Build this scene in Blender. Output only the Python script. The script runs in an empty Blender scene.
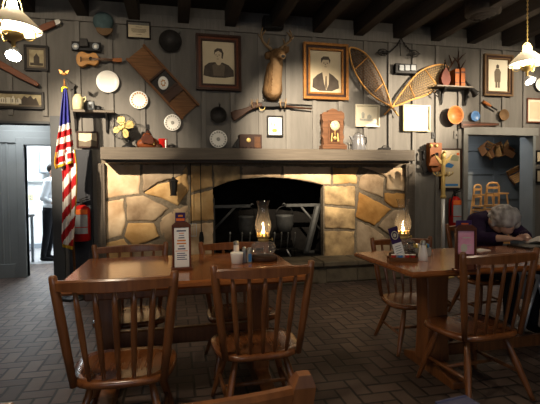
import bpy, bmesh, math, random
from mathutils import Vector, Matrix, Euler
random.seed(7)
S = bpy.context.scene
C = S.collection
PI = math.pi
# ------------------------------------------------------------------ camera
TH = math.radians(12.5); PT = math.atan(14/432); PH = math.atan(.01); FP = 432.0; H = 1.25
Fv = Vector((math.sin(TH)*math.cos(PT), math.cos(TH)*math.cos(PT), -math.sin(PT)))
R0 = Vector((math.cos(TH), -math.sin(TH), 0)); U0 = R0.cross(Fv)
Rv = R0*math.cos(PH) - U0*math.sin(PH); Uv = U0*math.cos(PH) + R0*math.sin(PH)
EYE = Vector((0, 0, H))
def ray(u, v): return Fv + Rv*((u-270)/FP) + Uv*((202-v)/FP)
def at(u, v, Y):
    d = ray(u, v); return EYE + d*(Y/d.y)
def on(u, v, z):
    d = ray(u, v); return EYE + d*((z-H)/d.z)
cd = bpy.data.cameras.new('camera'); cam = bpy.data.objects.new('camera', cd); C.objects.link(cam)
cam.matrix_world = Matrix(((Rv.x, Uv.x, -Fv.x, 0), (Rv.y, Uv.y, -Fv.y, 0), (Rv.z, Uv.z, -Fv.z, H), (0, 0, 0, 1)))
cd.sensor_width = 36; cd.lens = 36*FP/540; cd.clip_start = .02
S.camera = cam
# ------------------------------------------------------------------ materials
def lin(c):
    f = lambda x: x/12.92 if x <= .04045 else ((x+.055)/1.055)**2.4
    return tuple(f(x/255) for x in c)
def mat(name, rgb, rough=.6, metal=0, var=.25, scale=8, stretch=(1, 1, 1), bump=0, rgb2=None, emit=None, es=0, spec=.14, coat=0, det=4):
    m = bpy.data.materials.new(name); m.use_nodes = True
    nt = m.node_tree; n = nt.nodes; L = nt.links; b = n['Principled BSDF']
    b.inputs['Roughness'].default_value = rough; b.inputs['Metallic'].default_value = metal
    b.inputs['Specular IOR Level'].default_value = spec
    if coat: b.inputs['Coat Weight'].default_value = coat; b.inputs['Coat Roughness'].default_value = .15
    c = lin(rgb)
    tc = n.new('ShaderNodeTexCoord'); mp = n.new('ShaderNodeMapping'); mp.inputs['Scale'].default_value = stretch
    L.new(tc.outputs['Object'], mp.inputs['Vector'])
    nz = n.new('ShaderNodeTexNoise'); nz.inputs['Scale'].default_value = scale; nz.inputs['Detail'].default_value = det
    L.new(mp.outputs['Vector'], nz.inputs['Vector'])
    r = n.new('ShaderNodeValToRGB'); r.color_ramp.elements[0].position = .3; r.color_ramp.elements[1].position = .72
    c2 = lin(rgb2) if rgb2 else tuple(x*(1-var) for x in c)
    r.color_ramp.elements[0].color = (*c2, 1); r.color_ramp.elements[1].color = (*c, 1)
    L.new(nz.outputs['Fac'], r.inputs['Fac']); L.new(r.outputs['Color'], b.inputs['Base Color'])
    if bump:
        bp = n.new('ShaderNodeBump'); bp.inputs['Strength'].default_value = bump; bp.inputs['Distance'].default_value = .02
        L.new(nz.outputs['Fac'], bp.inputs['Height']); L.new(bp.outputs['Normal'], b.inputs['Normal'])
    if emit:
        b.inputs['Emission Color'].default_value = (*lin(emit), 1); b.inputs['Emission Strength'].default_value = es
    return m
def opal(name):
    m = bpy.data.materials.new(name); m.use_nodes = True; nt = m.node_tree; b = nt.nodes['Principled BSDF']
    b.inputs['Base Color'].default_value = (.9, .88, .83, 1); b.inputs['Roughness'].default_value = .3
    t = nt.nodes.new('ShaderNodeBsdfTranslucent'); t.inputs[0].default_value = (.92, .88, .8, 1); mx = nt.nodes.new('ShaderNodeMixShader'); mx.inputs[0].default_value = .5
    nt.links.new(b.outputs[0], mx.inputs[1]); nt.links.new(t.outputs[0], mx.inputs[2]); nt.links.new(mx.outputs[0], nt.nodes['Material Output'].inputs[0]); return m
def glassm(name, haze=.045, rough=.03):
    # thin blown glass: clear with Fresnel reflections
    m = bpy.data.materials.new(name); m.use_nodes = True; nt = m.node_tree; n = nt.nodes; L = nt.links
    n.remove(n['Principled BSDF']); t = n.new('ShaderNodeBsdfTransparent'); t.inputs[0].default_value = (.99, .99, .98, 1)
    g = n.new('ShaderNodeBsdfGlossy'); g.inputs['Roughness'].default_value = rough
    f = n.new('ShaderNodeLayerWeight'); f.inputs['Blend'].default_value = .32
    mr = n.new('ShaderNodeMapRange'); mr.inputs['To Min'].default_value = .03; mr.inputs['To Max'].default_value = .4; L.new(f.outputs['Fresnel'], mr.inputs['Value'])
    mx = n.new('ShaderNodeMixShader'); L.new(mr.outputs[0], mx.inputs[0]); L.new(t.outputs[0], mx.inputs[1]); L.new(g.outputs[0], mx.inputs[2]); df = n.new('ShaderNodeBsdfDiffuse'); df.inputs[0].default_value = (.75, .74, .7, 1); tr_ = n.new('ShaderNodeBsdfTranslucent'); tr_.inputs[0].default_value = (.75, .72, .66, 1)
    ms = n.new('ShaderNodeMixShader'); ms.inputs[0].default_value = .5; L.new(df.outputs[0], ms.inputs[1]); L.new(tr_.outputs[0], ms.inputs[2])
    m2 = n.new('ShaderNodeMixShader'); m2.inputs[0].default_value = haze; L.new(mx.outputs[0], m2.inputs[1]); L.new(ms.outputs[0], m2.inputs[2]); L.new(m2.outputs[0], n['Material Output'].inputs[0])
    return m
WX = (.6, 9, 9)    # grain along x
WZ = (9, 9, .6)    # grain along z
M = {}
M['wall'] = mat('wall_paint', (109, 106, 101), .75, var=.22, scale=5, stretch=(3, 3, .5), bump=.15)
M['batten'] = mat('batten_paint', (114, 111, 106), .7, var=.2, scale=5, stretch=WZ, bump=.1)
M['bluegrey'] = mat('blue_grey_paint', (112, 117, 118), .6, var=.15, scale=4)
M['dkgrey'] = mat('dark_grey_paint', (78, 80, 82), .6, var=.15, scale=4)
M['mantel'] = mat('mantel_paint', (101, 93, 83), .55, var=.25, scale=6, stretch=WX, bump=.1)
M['ceil'] = mat('ceiling_boards', (46, 42, 40), .85, var=.2, scale=4, stretch=(4, .4, 4))
M['joist'] = mat('joist_wood', (54, 49, 46), .8, var=.25, scale=4, stretch=(8, .5, 8))
M['plaster'] = mat('white_wall_paint', (232, 236, 238), .6, var=.05)
M['mortar'] = mat('mortar', (128, 116, 98), .95, var=.4, scale=30, bump=.4)
ST = [((224, 202, 168), (184, 152, 116)), ((212, 178, 126), (168, 130, 80)), ((184, 162, 132), (126, 104, 80)), ((196, 150, 88), (150, 106, 54)), ((172, 154, 130), (126, 108, 86)), ((216, 186, 136), (112, 92, 68))]
for i, (a, b_) in enumerate(ST): M['stone%d' % i] = mat('stone_%s' % 'abcdef'[i], a, .85, rgb2=b_, scale=5, bump=1, det=10)
M['hearth'] = mat('hearth_stone', (120, 110, 92), .85, rgb2=(84, 76, 64), scale=6, bump=.6, det=8)
M['soot'] = mat('soot_brick', (26, 24, 22), .95, var=.5, scale=12, bump=.3)
M['iron'] = mat('black_iron', (50, 48, 46), .5, .3, var=.3, scale=20)
M['greyiron'] = mat('grey_iron', (92, 92, 90), .55, .5, var=.3, scale=20)
M['steel'] = mat('bright_steel', (190, 188, 180), .3, .9, var=.15)
M['brass'] = mat('brass', (200, 172, 106), .42, .3, var=.15)
M['chair'] = mat('chair_wood', (134, 84, 46), .34, rgb2=(96, 55, 28), scale=4, stretch=WZ, spec=.5, coat=.2)
M['seat'] = mat('seat_wood', (134, 82, 44), .25, rgb2=(96, 53, 26), scale=4, stretch=(9, .6, 9), spec=.5, coat=.35)
M['table'] = mat('table_wood', (160, 98, 52), .17, rgb2=(124, 70, 34), scale=3, stretch=WX, spec=.5, coat=.4)
M['dkwood'] = mat('dark_wood', (70, 46, 32), .45, var=.35, scale=5, stretch=WX)
M['midwood'] = mat('mid_wood', (120, 80, 48), .5, var=.35, scale=5, stretch=WX)
M['paddle'] = mat('paddle_wood', (128, 80, 56), .45, var=.35, scale=5, stretch=WX)
M['ltwood'] = mat('light_wood', (206, 150, 84), .4, var=.2, scale=5, stretch=WX)
M['orwood'] = mat('orange_wood', (164, 100, 52), .4, var=.25, scale=5, stretch=WX)
M['hcwood'] = mat('high_chair_wood', (204, 152, 92), .45, var=.25, scale=5, stretch=WZ)
M['gold'] = mat('gilt', (150, 102, 52), .4, .4, var=.35, scale=25)
M['dkframe'] = mat('dark_frame', (62, 42, 34), .4, var=.35, scale=10)
M['blackframe'] = mat('black_frame', (34, 30, 28), .4, var=.3, scale=10)
M['mahog'] = mat('mahogany', (104, 60, 42), .4, var=.3, scale=10)
M['paper'] = mat('old_paper', (204, 190, 160), .7, var=.15, scale=5)
M['paperlt'] = mat('light_paper', (212, 204, 182), .7, var=.06, scale=5)
M['white'] = mat('white_paper', (240, 238, 232), .6, var=.03)
M['sepia'] = mat('sepia_print', (190, 178, 142), .65, rgb2=(132, 118, 90), scale=9, det=6)
M['sepdk'] = mat('sepia_dark', (82, 74, 66), .7, var=.3, scale=12)
M['sepmid'] = mat('sepia_mid', (108, 98, 84), .7, var=.2, scale=14)
M['sepskin'] = mat('sepia_face', (196, 180, 152), .7, var=.1, scale=14)
M['ceramic'] = mat('white_ceramic', (242, 240, 232), .2, var=.03)
M['cream'] = mat('cream_ceramic', (210, 198, 156), .3, var=.15)
M['orange'] = mat('orange_glaze', (206, 146, 70), .35, var=.3, scale=30)
M['greyglaze'] = mat('grey_glaze', (170, 170, 160), .35, var=.3, scale=30)
M['blue'] = mat('blue_enamel', (86, 126, 176), .25, var=.2)
M['red'] = mat('red_paint', (178, 32, 28), .35, var=.12)
M['orlabel'] = mat('orange_label', (226, 112, 52), .5, var=.1)
M['greylabel'] = mat('grey_label', (150, 156, 160), .5, var=.15)
M['black'] = mat('black_plastic', (26, 26, 27), .45, var=.2)
M['charcoal'] = mat('charcoal_metal', (44, 43, 42), .4, .4, var=.25)
M['teal'] = mat('teal_felt', (74, 92, 94), .9, var=.25, scale=20)
M['tan'] = mat('tan_leather', (112, 88, 62), .7, var=.3)
M['leather'] = mat('brown_leather', (78, 38, 22), .55, var=.4, scale=10)
M['copper'] = mat('red_brown_leather', (96, 44, 30), .6, var=.4, scale=9)
M['fur'] = mat('deer_fur', (122, 95, 64), .9, rgb2=(82, 60, 38), scale=14, stretch=(3, 3, .7), bump=.5, det=8)
M['furpale'] = mat('pale_fur', (136, 110, 80), .9, var=.25, scale=16)
M['antler'] = mat('antler', (138, 114, 84), .6, var=.35, scale=14)
M['lace'] = mat('rawhide_lacing', (164, 140, 104), .7, var=.25, scale=20)
M['lacedk'] = mat('dark_lacing', (104, 82, 62), .7, var=.25, scale=20)
M['ashwood'] = mat('ash_wood', (196, 144, 78), .45, var=.25, scale=6)
M['glass'] = glassm('clear_glass'); M['fontglass'] = glassm('lamp_font_glass', .16)
M['enamel'] = mat('grey_enamel', (132, 132, 134), .25, .3, var=.2)
M['flagred'] = mat('flag_red', (168, 32, 36), .8, var=.15)
M['flagwhite'] = mat('flag_white', (226, 222, 214), .8, var=.08)
M['flagblue'] = mat('flag_blue', (48, 50, 120), .8, var=.2)
M['fringe'] = mat('gold_fringe', (208, 166, 48), .8, var=.3, scale=60)
M['yellow'] = mat('yellow_cloth', (226, 206, 40), .7, var=.15)
M['purple'] = mat('purple_print', (66, 44, 92), .5, var=.25)
M['pink'] = mat('pink_print', (220, 130, 160), .5, rgb2=(240, 190, 205), scale=12)
M['textgrey'] = mat('grey_ink', (96, 100, 120), .6, var=.2)
M['orink'] = mat('orange_ink', (222, 142, 70), .6, var=.2)
M['bluepack'] = mat('blue_packet', (70, 130, 190), .4, var=.25)
M['bulb'] = mat('lit_glass', (255, 246, 230), .3, emit=(255, 236, 205), es=130)
M['flame'] = mat('flame', (255, 200, 120), .5, emit=(255, 200, 120), es=40)
M['shadewhite'] = opal('white_opal_shade')
M['cabinet'] = mat('grey_cabinet', (140, 148, 156), .5, var=.1)
M['ktile'] = mat('kitchen_tile', (150, 150, 152), .5, var=.15)
M['skin'] = mat('skin', (196, 148, 122), .55, var=.12, scale=20)
M['skinlt'] = mat('pale_skin', (206, 164, 142), .55, var=.12, scale=20)
M['hairgrey'] = mat('grey_hair', (214, 210, 205), .7, rgb2=(140, 134, 130), scale=22, stretch=(1, 1, .35), bump=.8, det=8)
M['hairdk'] = mat('dark_hair', (34, 28, 26), .6, var=.3, scale=30)
M['shirtpur'] = mat('purple_knit', (46, 32, 58), .85, var=.25, scale=20)
M['shirtwh'] = mat('white_shirt', (226, 230, 236), .75, var=.05)
M['trousers'] = mat('black_trousers', (24, 24, 28), .8, var=.2)
M['paleblue'] = mat('blue_grey_panel', (70, 72, 100), .4, var=.1)
M['palemetal'] = mat('pale_metal', (200, 202, 204), .35, .5, var=.1)
M['greycloth'] = mat('grey_cloth', (150, 144, 140), .9, var=.2)
M['pine'] = mat('kraut_wood', (128, 90, 54), .5, rgb2=(92, 62, 36), scale=5, stretch=WX)
M['clockwood'] = mat('clock_wood', (112, 78, 54), .5, rgb2=(84, 56, 38), scale=6, stretch=WX)
M['fanblade'] = mat('pale_brass_blade', (222, 198, 130), .35, .2, var=.15)
M['passage'] = mat('passage_paint', (122, 125, 124), .6, var=.15, scale=4)
M['panel'] = mat('dark_panel_grey', (56, 58, 63), .6, var=.2, scale=4)
M['bagleather'] = mat('tan_bag_leather', (118, 62, 32), .5, var=.35, scale=10)
M['phonewood'] = mat('phone_wood', (124, 72, 34), .4, var=.3, scale=5)
M['casing'] = mat('casing_paint', (126, 126, 122), .55, var=.15)
M['bookcover'] = mat('book_cover', (150, 84, 38), .65, var=.3, scale=14)
M['greenmap'] = mat('green_map', (150, 152, 122), .6, var=.2)
# herringbone brick floor
def brick_floor():
    m = bpy.data.materials.new('brick_pavers'); m.use_nodes = True
    nt = m.node_tree; n = nt.nodes; L = nt.links; b = n['Principled BSDF']
    def mth(op, a, b2=None, c=None):
        k = n.new('ShaderNodeMath'); k.operation = op
        for i, x in enumerate((a, b2, c)):
            if x is None: continue
            if isinstance(x, (int, float)): k.inputs[i].default_value = x
            else: L.new(x, k.inputs[i])
        return k.outputs[0]
    tc = n.new('ShaderNodeTexCoord'); sp = n.new('ShaderNodeSeparateXYZ'); L.new(tc.outputs['Object'], sp.inputs[0])
    s = 1/.105
    x = mth('ADD', mth('MULTIPLY', sp.outputs[0], s), 400); y = mth('ADD', mth('MULTIPLY', sp.outputs[1], s), 400.3)
    ix = mth('FLOOR', x); iy = mth('FLOOR', y); fx = mth('FRACT', x); fy = mth('FRACT', y)
    k = mth('MODULO', mth('ADD', mth('SUBTRACT', ix, iy), 4000), 4)
    eq = lambda v: mth('COMPARE', k, v, .25)
    e1, e2, e3 = eq(1), eq(2), eq(3)
    hor = mth('LESS_THAN', k, 1.5)
    # local coords in brick
    lu = mth('ADD', fx, e1); lv = mth('ADD', fy, e2)
    Lx = mth('ADD', hor, 1); Ly = mth('SUBTRACT', 2, hor)
    d = mth('MINIMUM', mth('MINIMUM', lu, mth('SUBTRACT', Lx, lu)), mth('MINIMUM', lv, mth('SUBTRACT', Ly, lv)))
    bx_ = mth('SUBTRACT', ix, e1); by_ = mth('SUBTRACT', iy, e2)
    cb = n.new('ShaderNodeCombineXYZ'); L.new(bx_, cb.inputs[0]); L.new(by_, cb.inputs[1])
    wn = n.new('ShaderNodeTexWhiteNoise'); wn.noise_dimensions = '2D'; L.new(cb.outputs[0], wn.inputs['Vector'])
    nz = n.new('ShaderNodeTexNoise'); nz.inputs['Scale'].default_value = 14; nz.inputs['Detail'].default_value = 6
    L.new(tc.outputs['Object'], nz.inputs['Vector'])
    mixv = mth('ADD', mth('MULTIPLY', wn.outputs['Value'], .6), mth('MULTIPLY', nz.outputs['Fac'], .5))
    r = n.new('ShaderNodeValToRGB'); r.color_ramp.elements[0].color = (*lin((50, 40, 35)), 1); r.color_ramp.elements[1].color = (*lin((100, 83, 74)), 1)
    L.new(mixv, r.inputs['Fac'])
    g = n.new('ShaderNodeMapRange'); g.inputs['From Min'].default_value = .045; g.inputs['From Max'].default_value = .10; L.new(d, g.inputs['Value'])
    mx = n.new('ShaderNodeMix'); mx.data_type = 'RGBA'; L.new(g.outputs[0], mx.inputs[0])
    mx.inputs[6].default_value = (*lin((24, 20, 19)), 1); L.new(r.outputs[0], mx.inputs[7]); L.new(mx.outputs[2], b.inputs['Base Color'])
    bp = n.new('ShaderNodeBump'); bp.inputs['Strength'].default_value = .5; bp.inputs['Distance'].default_value = .006
    hh = mth('ADD', g.outputs[0], mth('MULTIPLY', nz.outputs['Fac'], .25)); L.new(hh, bp.inputs['Height']); L.new(bp.outputs[0], b.inputs['Normal'])
    b.inputs['Roughness'].default_value = .62
    return m
M['brick'] = brick_floor()
# ------------------------------------------------------------------ mesh helpers
def BM(): return bmesh.new()
def X(m, rot=(0, 0, 0), loc=(0, 0, 0), sc=(1, 1, 1)):
    return Matrix.Translation(loc) @ Euler(rot).to_matrix().to_4x4() @ Matrix.Diagonal((*sc, 1))
def merge(bm, src, T=None, mi=0):
    if T is not None: bmesh.ops.transform(src, matrix=T, verts=src.verts)
    mp = {v: bm.verts.new(v.co) for v in src.verts}
    for f in src.faces:
        try: nf = bm.faces.new([mp[v] for v in f.verts])
        except ValueError: continue
        nf.material_index = mi; nf.smooth = f.smooth
    src.free(); return bm
def box(bm, c, s, mi=0, rot=(0, 0, 0), bev=.003):
    b = BM(); bmesh.ops.create_cube(b, size=1)
    bmesh.ops.scale(b, vec=Vector(s), verts=b.verts)
    if bev and min(s) > bev*2.5: bmesh.ops.bevel(b, geom=b.edges[:], offset=bev, segments=1, affect='EDGES', profile=.5)
    return merge(bm, b, X(0, rot, c), mi)
def bx2(bm, p, q, mi=0, bev=.003):
    p = Vector(p); q = Vector(q); return box(bm, (p+q)/2, [abs(a) for a in (q-p)], mi, bev=bev)
def tube(bm, pts, r, n=10, mi=0, closed=False, smooth=True, flat=None):
    pts = [Vector(p) for p in pts]; rs = r if isinstance(r, (list, tuple)) else [r]*len(pts)
    rings = []; up = None
    N = len(pts)
    for i, p in enumerate(pts):
        a = pts[(i-1) % N] if (i or closed) else pts[i]; b_ = pts[(i+1) % N] if (i < N-1 or closed) else pts[i]
        t = (b_-a).normalized()
        if up is None: up = Vector((0, 0, 1)) if abs(t.z) < .9 else Vector((0, 1, 0))
        s = t.cross(up)
        if s.length < 1e-4: s = t.orthogonal()
        s.normalize(); up = s.cross(t).normalized()
        k = flat or (1, 1)
        rings.append([bm.verts.new(p + s*math.cos(2*PI*j/n)*rs[i]*k[0] + up*math.sin(2*PI*j/n)*rs[i]*k[1]) for j in range(n)])
    for i in range(N if closed else N-1):
        A, B = rings[i], rings[(i+1) % N]
        for j in range(n):
            f = bm.faces.new((A[j], A[(j+1) % n], B[(j+1) % n], B[j])); f.smooth = smooth; f.material_index = mi
    if not closed:
        for q in (rings[0][::-1], rings[-1]):
            f = bm.faces.new(q); f.material_index = mi
    return bm
def lathe(bm, prof, n=24, mi=0, T=None, smooth=True, cap=True):
    b = BM(); rings = []
    for r, z in prof:
        rings.append([b.verts.new((max(r, 1e-4)*math.cos(2*PI*j/n), max(r, 1e-4)*math.sin(2*PI*j/n), z)) for j in range(n)])
    for A, B in zip(rings, rings[1:]):
        for j in range(n): b.faces.new((A[j], A[(j+1) % n], B[(j+1) % n], B[j])).smooth = smooth
    if cap:
        b.faces.new(rings[0][::-1]); b.faces.new(rings[-1])
    return merge(bm, b, T, mi)
def prism(bm, pts, y0, y1, mi=0, bev=0, T=None):
    """polygon in (x,z) extruded from y0 to y1"""
    b = BM(); A = [b.verts.new((p[0], y0, p[1])) for p in pts]; B = [b.verts.new((p[0], y1, p[1])) for p in pts]
    b.faces.new(A); b.faces.new(B[::-1]); N = len(pts)
    for i in range(N): b.faces.new((A[i], B[i], B[(i+1) % N], A[(i+1) % N]))
    bmesh.ops.recalc_face_normals(b, faces=b.faces[:])
    if bev: bmesh.ops.bevel(b, geom=b.edges[:], offset=bev, segments=2, affect='EDGES', profile=.5)
    return merge(bm, b, T, mi)
def ell(bm, c, r, mi=0, rot=(0, 0, 0), seg=20):
    b = BM(); bmesh.ops.create_uvsphere(b, u_segments=seg, v_segments=seg//2+2, radius=1)
    for f in b.faces: f.smooth = True
    return merge(bm, b, X(0, rot, c, r if isinstance(r, (tuple, list)) else (r, r, r)), mi)
def obj(name, bm, mats, parent=None, loc=(0, 0, 0), rot=(0, 0, 0), label=None):
    me = bpy.data.meshes.new(name)
    bmesh.ops.recalc_face_normals(bm, faces=bm.faces[:])
    bm.to_mesh(me); bm.free()
    for m in (mats if isinstance(mats, (list, tuple)) else [mats]): me.materials.append(M[m])
    o = bpy.data.objects.new(name, me); C.objects.link(o)
    o.location = loc; o.rotation_euler = rot
    if parent: o.parent = parent
    if label: o['label'] = label
    return o
def tag(o, label, cat, group=None):
    o['label'] = label; o['category'] = cat
    if group: o['group'] = group
    return o
def thing(name, label, cat, loc=(0, 0, 0), rot=(0, 0, 0), group=None):
    o = bpy.data.objects.new(name, None); C.objects.link(o); o.empty_display_size = .05
    o.location = loc; o.rotation_euler = rot
    return tag(o, label, cat, group)
def struct(name, bm, mats):
    o = obj(name, bm, mats); o['kind'] = 'structure'; return o
def dup(root, loc, rot, label, group=None):
    r = root.copy(); C.objects.link(r); r.location = loc; r.rotation_euler = rot; r['label'] = label
    if group: r['group'] = group
    for ch in list(root.children):
        c = ch.copy(); C.objects.link(c); c.parent = r
        for g in list(ch.children):
            d = g.copy(); C.objects.link(d); d.parent = c
    return r
def remeshed(name, bm, mats, parent, voxel=.01, smooth=4, loc=(0, 0, 0), matfn=None, clampy=None):
    tmp = bpy.data.meshes.new('t'); bmesh.ops.recalc_face_normals(bm, faces=bm.faces[:]); bm.to_mesh(tmp); bm.free()
    o = bpy.data.objects.new('t', tmp); C.objects.link(o)
    md = o.modifiers.new('r', 'REMESH'); md.mode = 'VOXEL'; md.voxel_size = voxel; md.use_smooth_shade = True
    sm = o.modifiers.new('s', 'SMOOTH'); sm.iterations = smooth; sm.factor = .5
    dg = bpy.context.evaluated_depsgraph_get(); dg.update()
    me = bpy.data.meshes.new_from_object(o.evaluated_get(dg)); bpy.data.objects.remove(o); me.name = name
    me.materials.clear()
    if clampy is not None:
        for v in me.vertices: v.co.y = min(v.co.y, clampy)
    for m in (mats if isinstance(mats, (list, tuple)) else [mats]): me.materials.append(M[m])
    for p in me.polygons:
        p.use_smooth = True
        if matfn: p.material_index = matfn(p.center)
        else: p.material_index = 0
    q = bpy.data.objects.new(name, me); C.objects.link(q); q.location = loc
    if parent: q.parent = parent
    return q
def capsule(bm, pts, rs, n=14):
    tube(bm, pts, rs, n)
    for p, r in zip(pts, rs): ell(bm, p, r*1.0, seg=14)
def text(name, s, size, mat_, parent, loc, ext=.0008, rot=(PI/2, 0, 0), align='CENTER'):
    cu = bpy.data.curves.new('t', 'FONT'); cu.body = s; cu.size = size; cu.extrude = ext; cu.align_x = align; cu.align_y = 'CENTER'
    o = bpy.data.objects.new('t', cu); C.objects.link(o)
    dg = bpy.context.evaluated_depsgraph_get(); dg.update()
    me = bpy.data.meshes.new_from_object(o.evaluated_get(dg)); bpy.data.objects.remove(o)
    me.materials.clear(); me.materials.append(M[mat_]); me.name = name
    q = bpy.data.objects.new(name, me); C.objects.link(q); q.parent = parent; q.location = loc; q.rotation_euler = rot
    return q
WY = 5.80            # front of the battens
BY = 5.822           # face of the wall boards
class Hang:
    """a thing hung on the wall at photo point (u,v); q() gives local (x,z) of a photo point on its plane"""
    def __init__(s, name, label, cat, u, v, group=None, Y=WY, base=None):
        s.Y = Y; s.p = at(u, v, Y); s.o = thing(name, label, cat, s.p, group=group)
    def q(s, u, v, off=0):
        w = at(u, v, s.Y-off) - s.p; return (w.x, w.z)
    def q3(s, u, v, off=0):
        return at(u, v, s.Y-off) - s.p
    def poly(s, pts, off=0): return [s.q(u, v, off) for u, v in pts]
# ------------------------------------------------------------------ setting
CZ = 3.62
lop = (-2.60, at(51, 124, BY).x, 2.06)                     # left opening
rop = (at(465, 135, BY).x, at(531, 136, BY).x, 2.03)       # right opening
fp_l, fp_r = at(104, 200, BY).x, at(406, 200, BY).x
b = BM(); bx2(b, (-4.2, -3.6, -.12), (7.2, 8.0, 0), bev=0); struct('floor', b, 'brick')
b = BM(); bx2(b, (-5, 8.0, -.12), (-1.0, 10.4, 0), bev=0); struct('floor_kitchen', b, 'ktile')
def wallboard(bm, x0, x1, z0, z1): bx2(bm, (x0, BY, z0), (x1, BY+.11, z1), bev=0)
b = BM()
wallboard(b, -4.2, lop[0], 0, CZ); wallboard(b, lop[0], lop[1], lop[2], CZ)
wallboard(b, lop[1], fp_l, 0, CZ); wallboard(b, fp_l, fp_r, 1.72, CZ)
wallboard(b, fp_r, rop[0], 0, CZ); wallboard(b, rop[0], rop[1], rop[2], CZ); wallboard(b, rop[1], 7.2, 0, CZ)
ph = at(260, 80, BY).x; sp = .385
k = -14
while True:
    x = ph + k*sp; k += 1
    if x > 7.1: break
    if x < -4.1: continue
    z0, z1 = 0, 3.36
    if lop[0]-.05 < x < lop[1]+.09: z0 = lop[2]+.1
    if rop[0]-.09 < x < rop[1]+.09: z0 = rop[2]+.1
    if fp_l-.06 < x < fp_r+.06: z0 = 1.76
    bx2(b, (x-.029, WY, z0), (x+.029, BY, z1), mi=1, bev=.003)
bx2(b, (-4.2, WY-.012, 3.34), (7.2, BY, 3.48), mi=1)
struct('wall_back', b, ['wall', 'batten'])
b = BM(); bx2(b, (-4.3, -3.6, 0), (-4.2, 5.9, CZ), bev=0); struct('wall_left', b, 'wall')
b = BM(); bx2(b, (7.2, -3.6, 0), (7.3, 5.9, CZ), bev=0); struct('wall_right', b, 'wall')
# wall behind the camera with two windows
b = BM()
bx2(b, (-4.2, -3.7, 0), (7.2, -3.6, .9), bev=0); bx2(b, (-4.2, -3.7, 2.3), (7.2, -3.6, CZ), bev=0)
for x0, x1 in ((-4.2, -2.4), (-.2, 2.0), (4.2, 7.2)): bx2(b, (x0, -3.7, .9), (x1, -3.6, 2.3), bev=0)
struct('wall_front', b, 'wall')
for i, (x0, x1) in enumerate(((-2.4, -.2), (2.0, 4.2))):
    b = BM()
    for xx in (x0+.03, (x0+x1)/2, x1-.03): bx2(b, (xx-.03, -3.68, .9), (xx+.03, -3.62, 2.3))
    for zz in (.93, 1.6, 2.27): bx2(b, (x0, -3.68, zz-.03), (x1, -3.62, zz+.03))
    struct('window_%d' % (i+1), b, 'plaster')
b = BM(); bx2(b, (-4.3, -3.7, CZ), (7.3, 8.1, CZ+.1), bev=0); struct('ceiling', b, 'ceil')
jx = at(358, 24, 5.8).x
for i in range(-9, 7):
    x = jx + i*.61
    if not -4.1 < x < 7.1: continue
    b = BM(); bx2(b, (x-.07, -3.6, 3.40), (x+.07, WY, CZ)); struct('trim_%d' % (i+10), b, 'joist')
# left recess + kitchen
IY = 6.82
iop = (at(24, 145, IY).x, -1.25, at(40, 145, IY).z)
b = BM()
bx2(b, (-4.2, IY, 0), (iop[0], IY+.1, 2.7), bev=0); bx2(b, (iop[0], IY, iop[2]), (iop[1], IY+.1, 2.7), bev=0); bx2(b, (iop[1], IY, 0), (-1.0, IY+.1, 2.7), bev=0)
for u in (2, 8): 
    x = at(u, 200, IY).x; bx2(b, (x-.012, IY-.012, .18), (x+.012, IY, 1.95))
x = at(14, 200, IY).x; bx2(b, (-4, IY-.02, 0), (x, IY, .2)); bx2(b, (-4, IY-.02, 1.93), (iop[1], IY, 2.1))
struct('wall_passage', b, 'passage')
b = BM(); bx2(b, (iop[0]-.1, IY-.03, 0), (iop[0], IY+.12, iop[2]+.1)); bx2(b, (iop[0], IY-.03, iop[2]), (iop[1], IY+.12, iop[2]+.1)); struct('trim_20', b, 'passage')
b = BM(); bx2(b, (-3.2, BY+.11, 2.45), (-1.0, IY, 2.55), bev=0); struct('ceiling_passage', b, 'plaster')
b = BM(); bx2(b, (-1.1, BY+.11, 0), (-1.0, IY, 2.5), bev=0); struct('wall_passage_right', b, 'bluegrey')
b = BM(); bx2(b, (-3.3, BY+.11, 0), (-3.2, IY, 2.5), bev=0); struct('wall_passage_left', b, 'bluegrey')
KY = 10.19
b = BM(); bx2(b, (-5, KY, 0), (-1, KY+.1, 2.7), bev=0); bx2(b, (-5, KY-.02, 0), (-1, KY, .1), mi=1); struct('wall_kitchen', b, ['plaster', 'cabinet'])
b = BM(); bx2(b, (-5.1, IY+.1, 0), (-5, KY, 2.7), bev=0); struct('wall_kitchen_left', b, 'plaster')
b = BM(); bx2(b, (-1.0, IY+.1, 0), (-.9, KY, 2.7), bev=0); struct('wall_kitchen_right', b, 'plaster')
b = BM(); bx2(b, (-5, IY+.1, 2.6), (-1, KY, 2.7), bev=0); struct('ceiling_kitchen', b, 'plaster')
# right recess
RY = 7.0
b = BM()
bx2(b, (rop[0]-.4, RY, 0), (rop[1]+1.2, RY+.1, 2.5), bev=0)
for z in (.55, 1.05, 1.52, 1.95): bx2(b, (rop[0]-.4, RY-.018, z-.06), (rop[1]+1.2, RY, z+.06))
for x in (rop[0]+.1, rop[0]+.75, rop[1]+.35): bx2(b, (x-.07, RY-.02, 0), (x+.07, RY, 2.5))
struct('wall_alcove', b, 'bluegrey')
b = BM(); bx2(b, (rop[0]-.12, BY+.11, 0), (rop[0]-.02, RY, 2.4), bev=0); struct('wall_alcove_left', b, 'bluegrey')
b = BM(); bx2(b, (rop[1]+1.05, BY+.11, 0), (rop[1]+1.15, RY, 2.4), bev=0); struct('wall_alcove_right', b, 'bluegrey')
b = BM(); bx2(b, (rop[0]-.12, BY+.11, 2.36), (rop[1]+1.0, RY, 2.46), bev=0); struct('ceiling_alcove', b, 'bluegrey')
b = BM()
cw = .115
bx2(b, (rop[0]-.06, WY-.03, 0), (rop[0]+.02, BY+.12, rop[2])); bx2(b, (rop[1]-.006, WY-.03, 0), (rop[1]+.045, BY+.22, rop[2]), mi=1)
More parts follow.
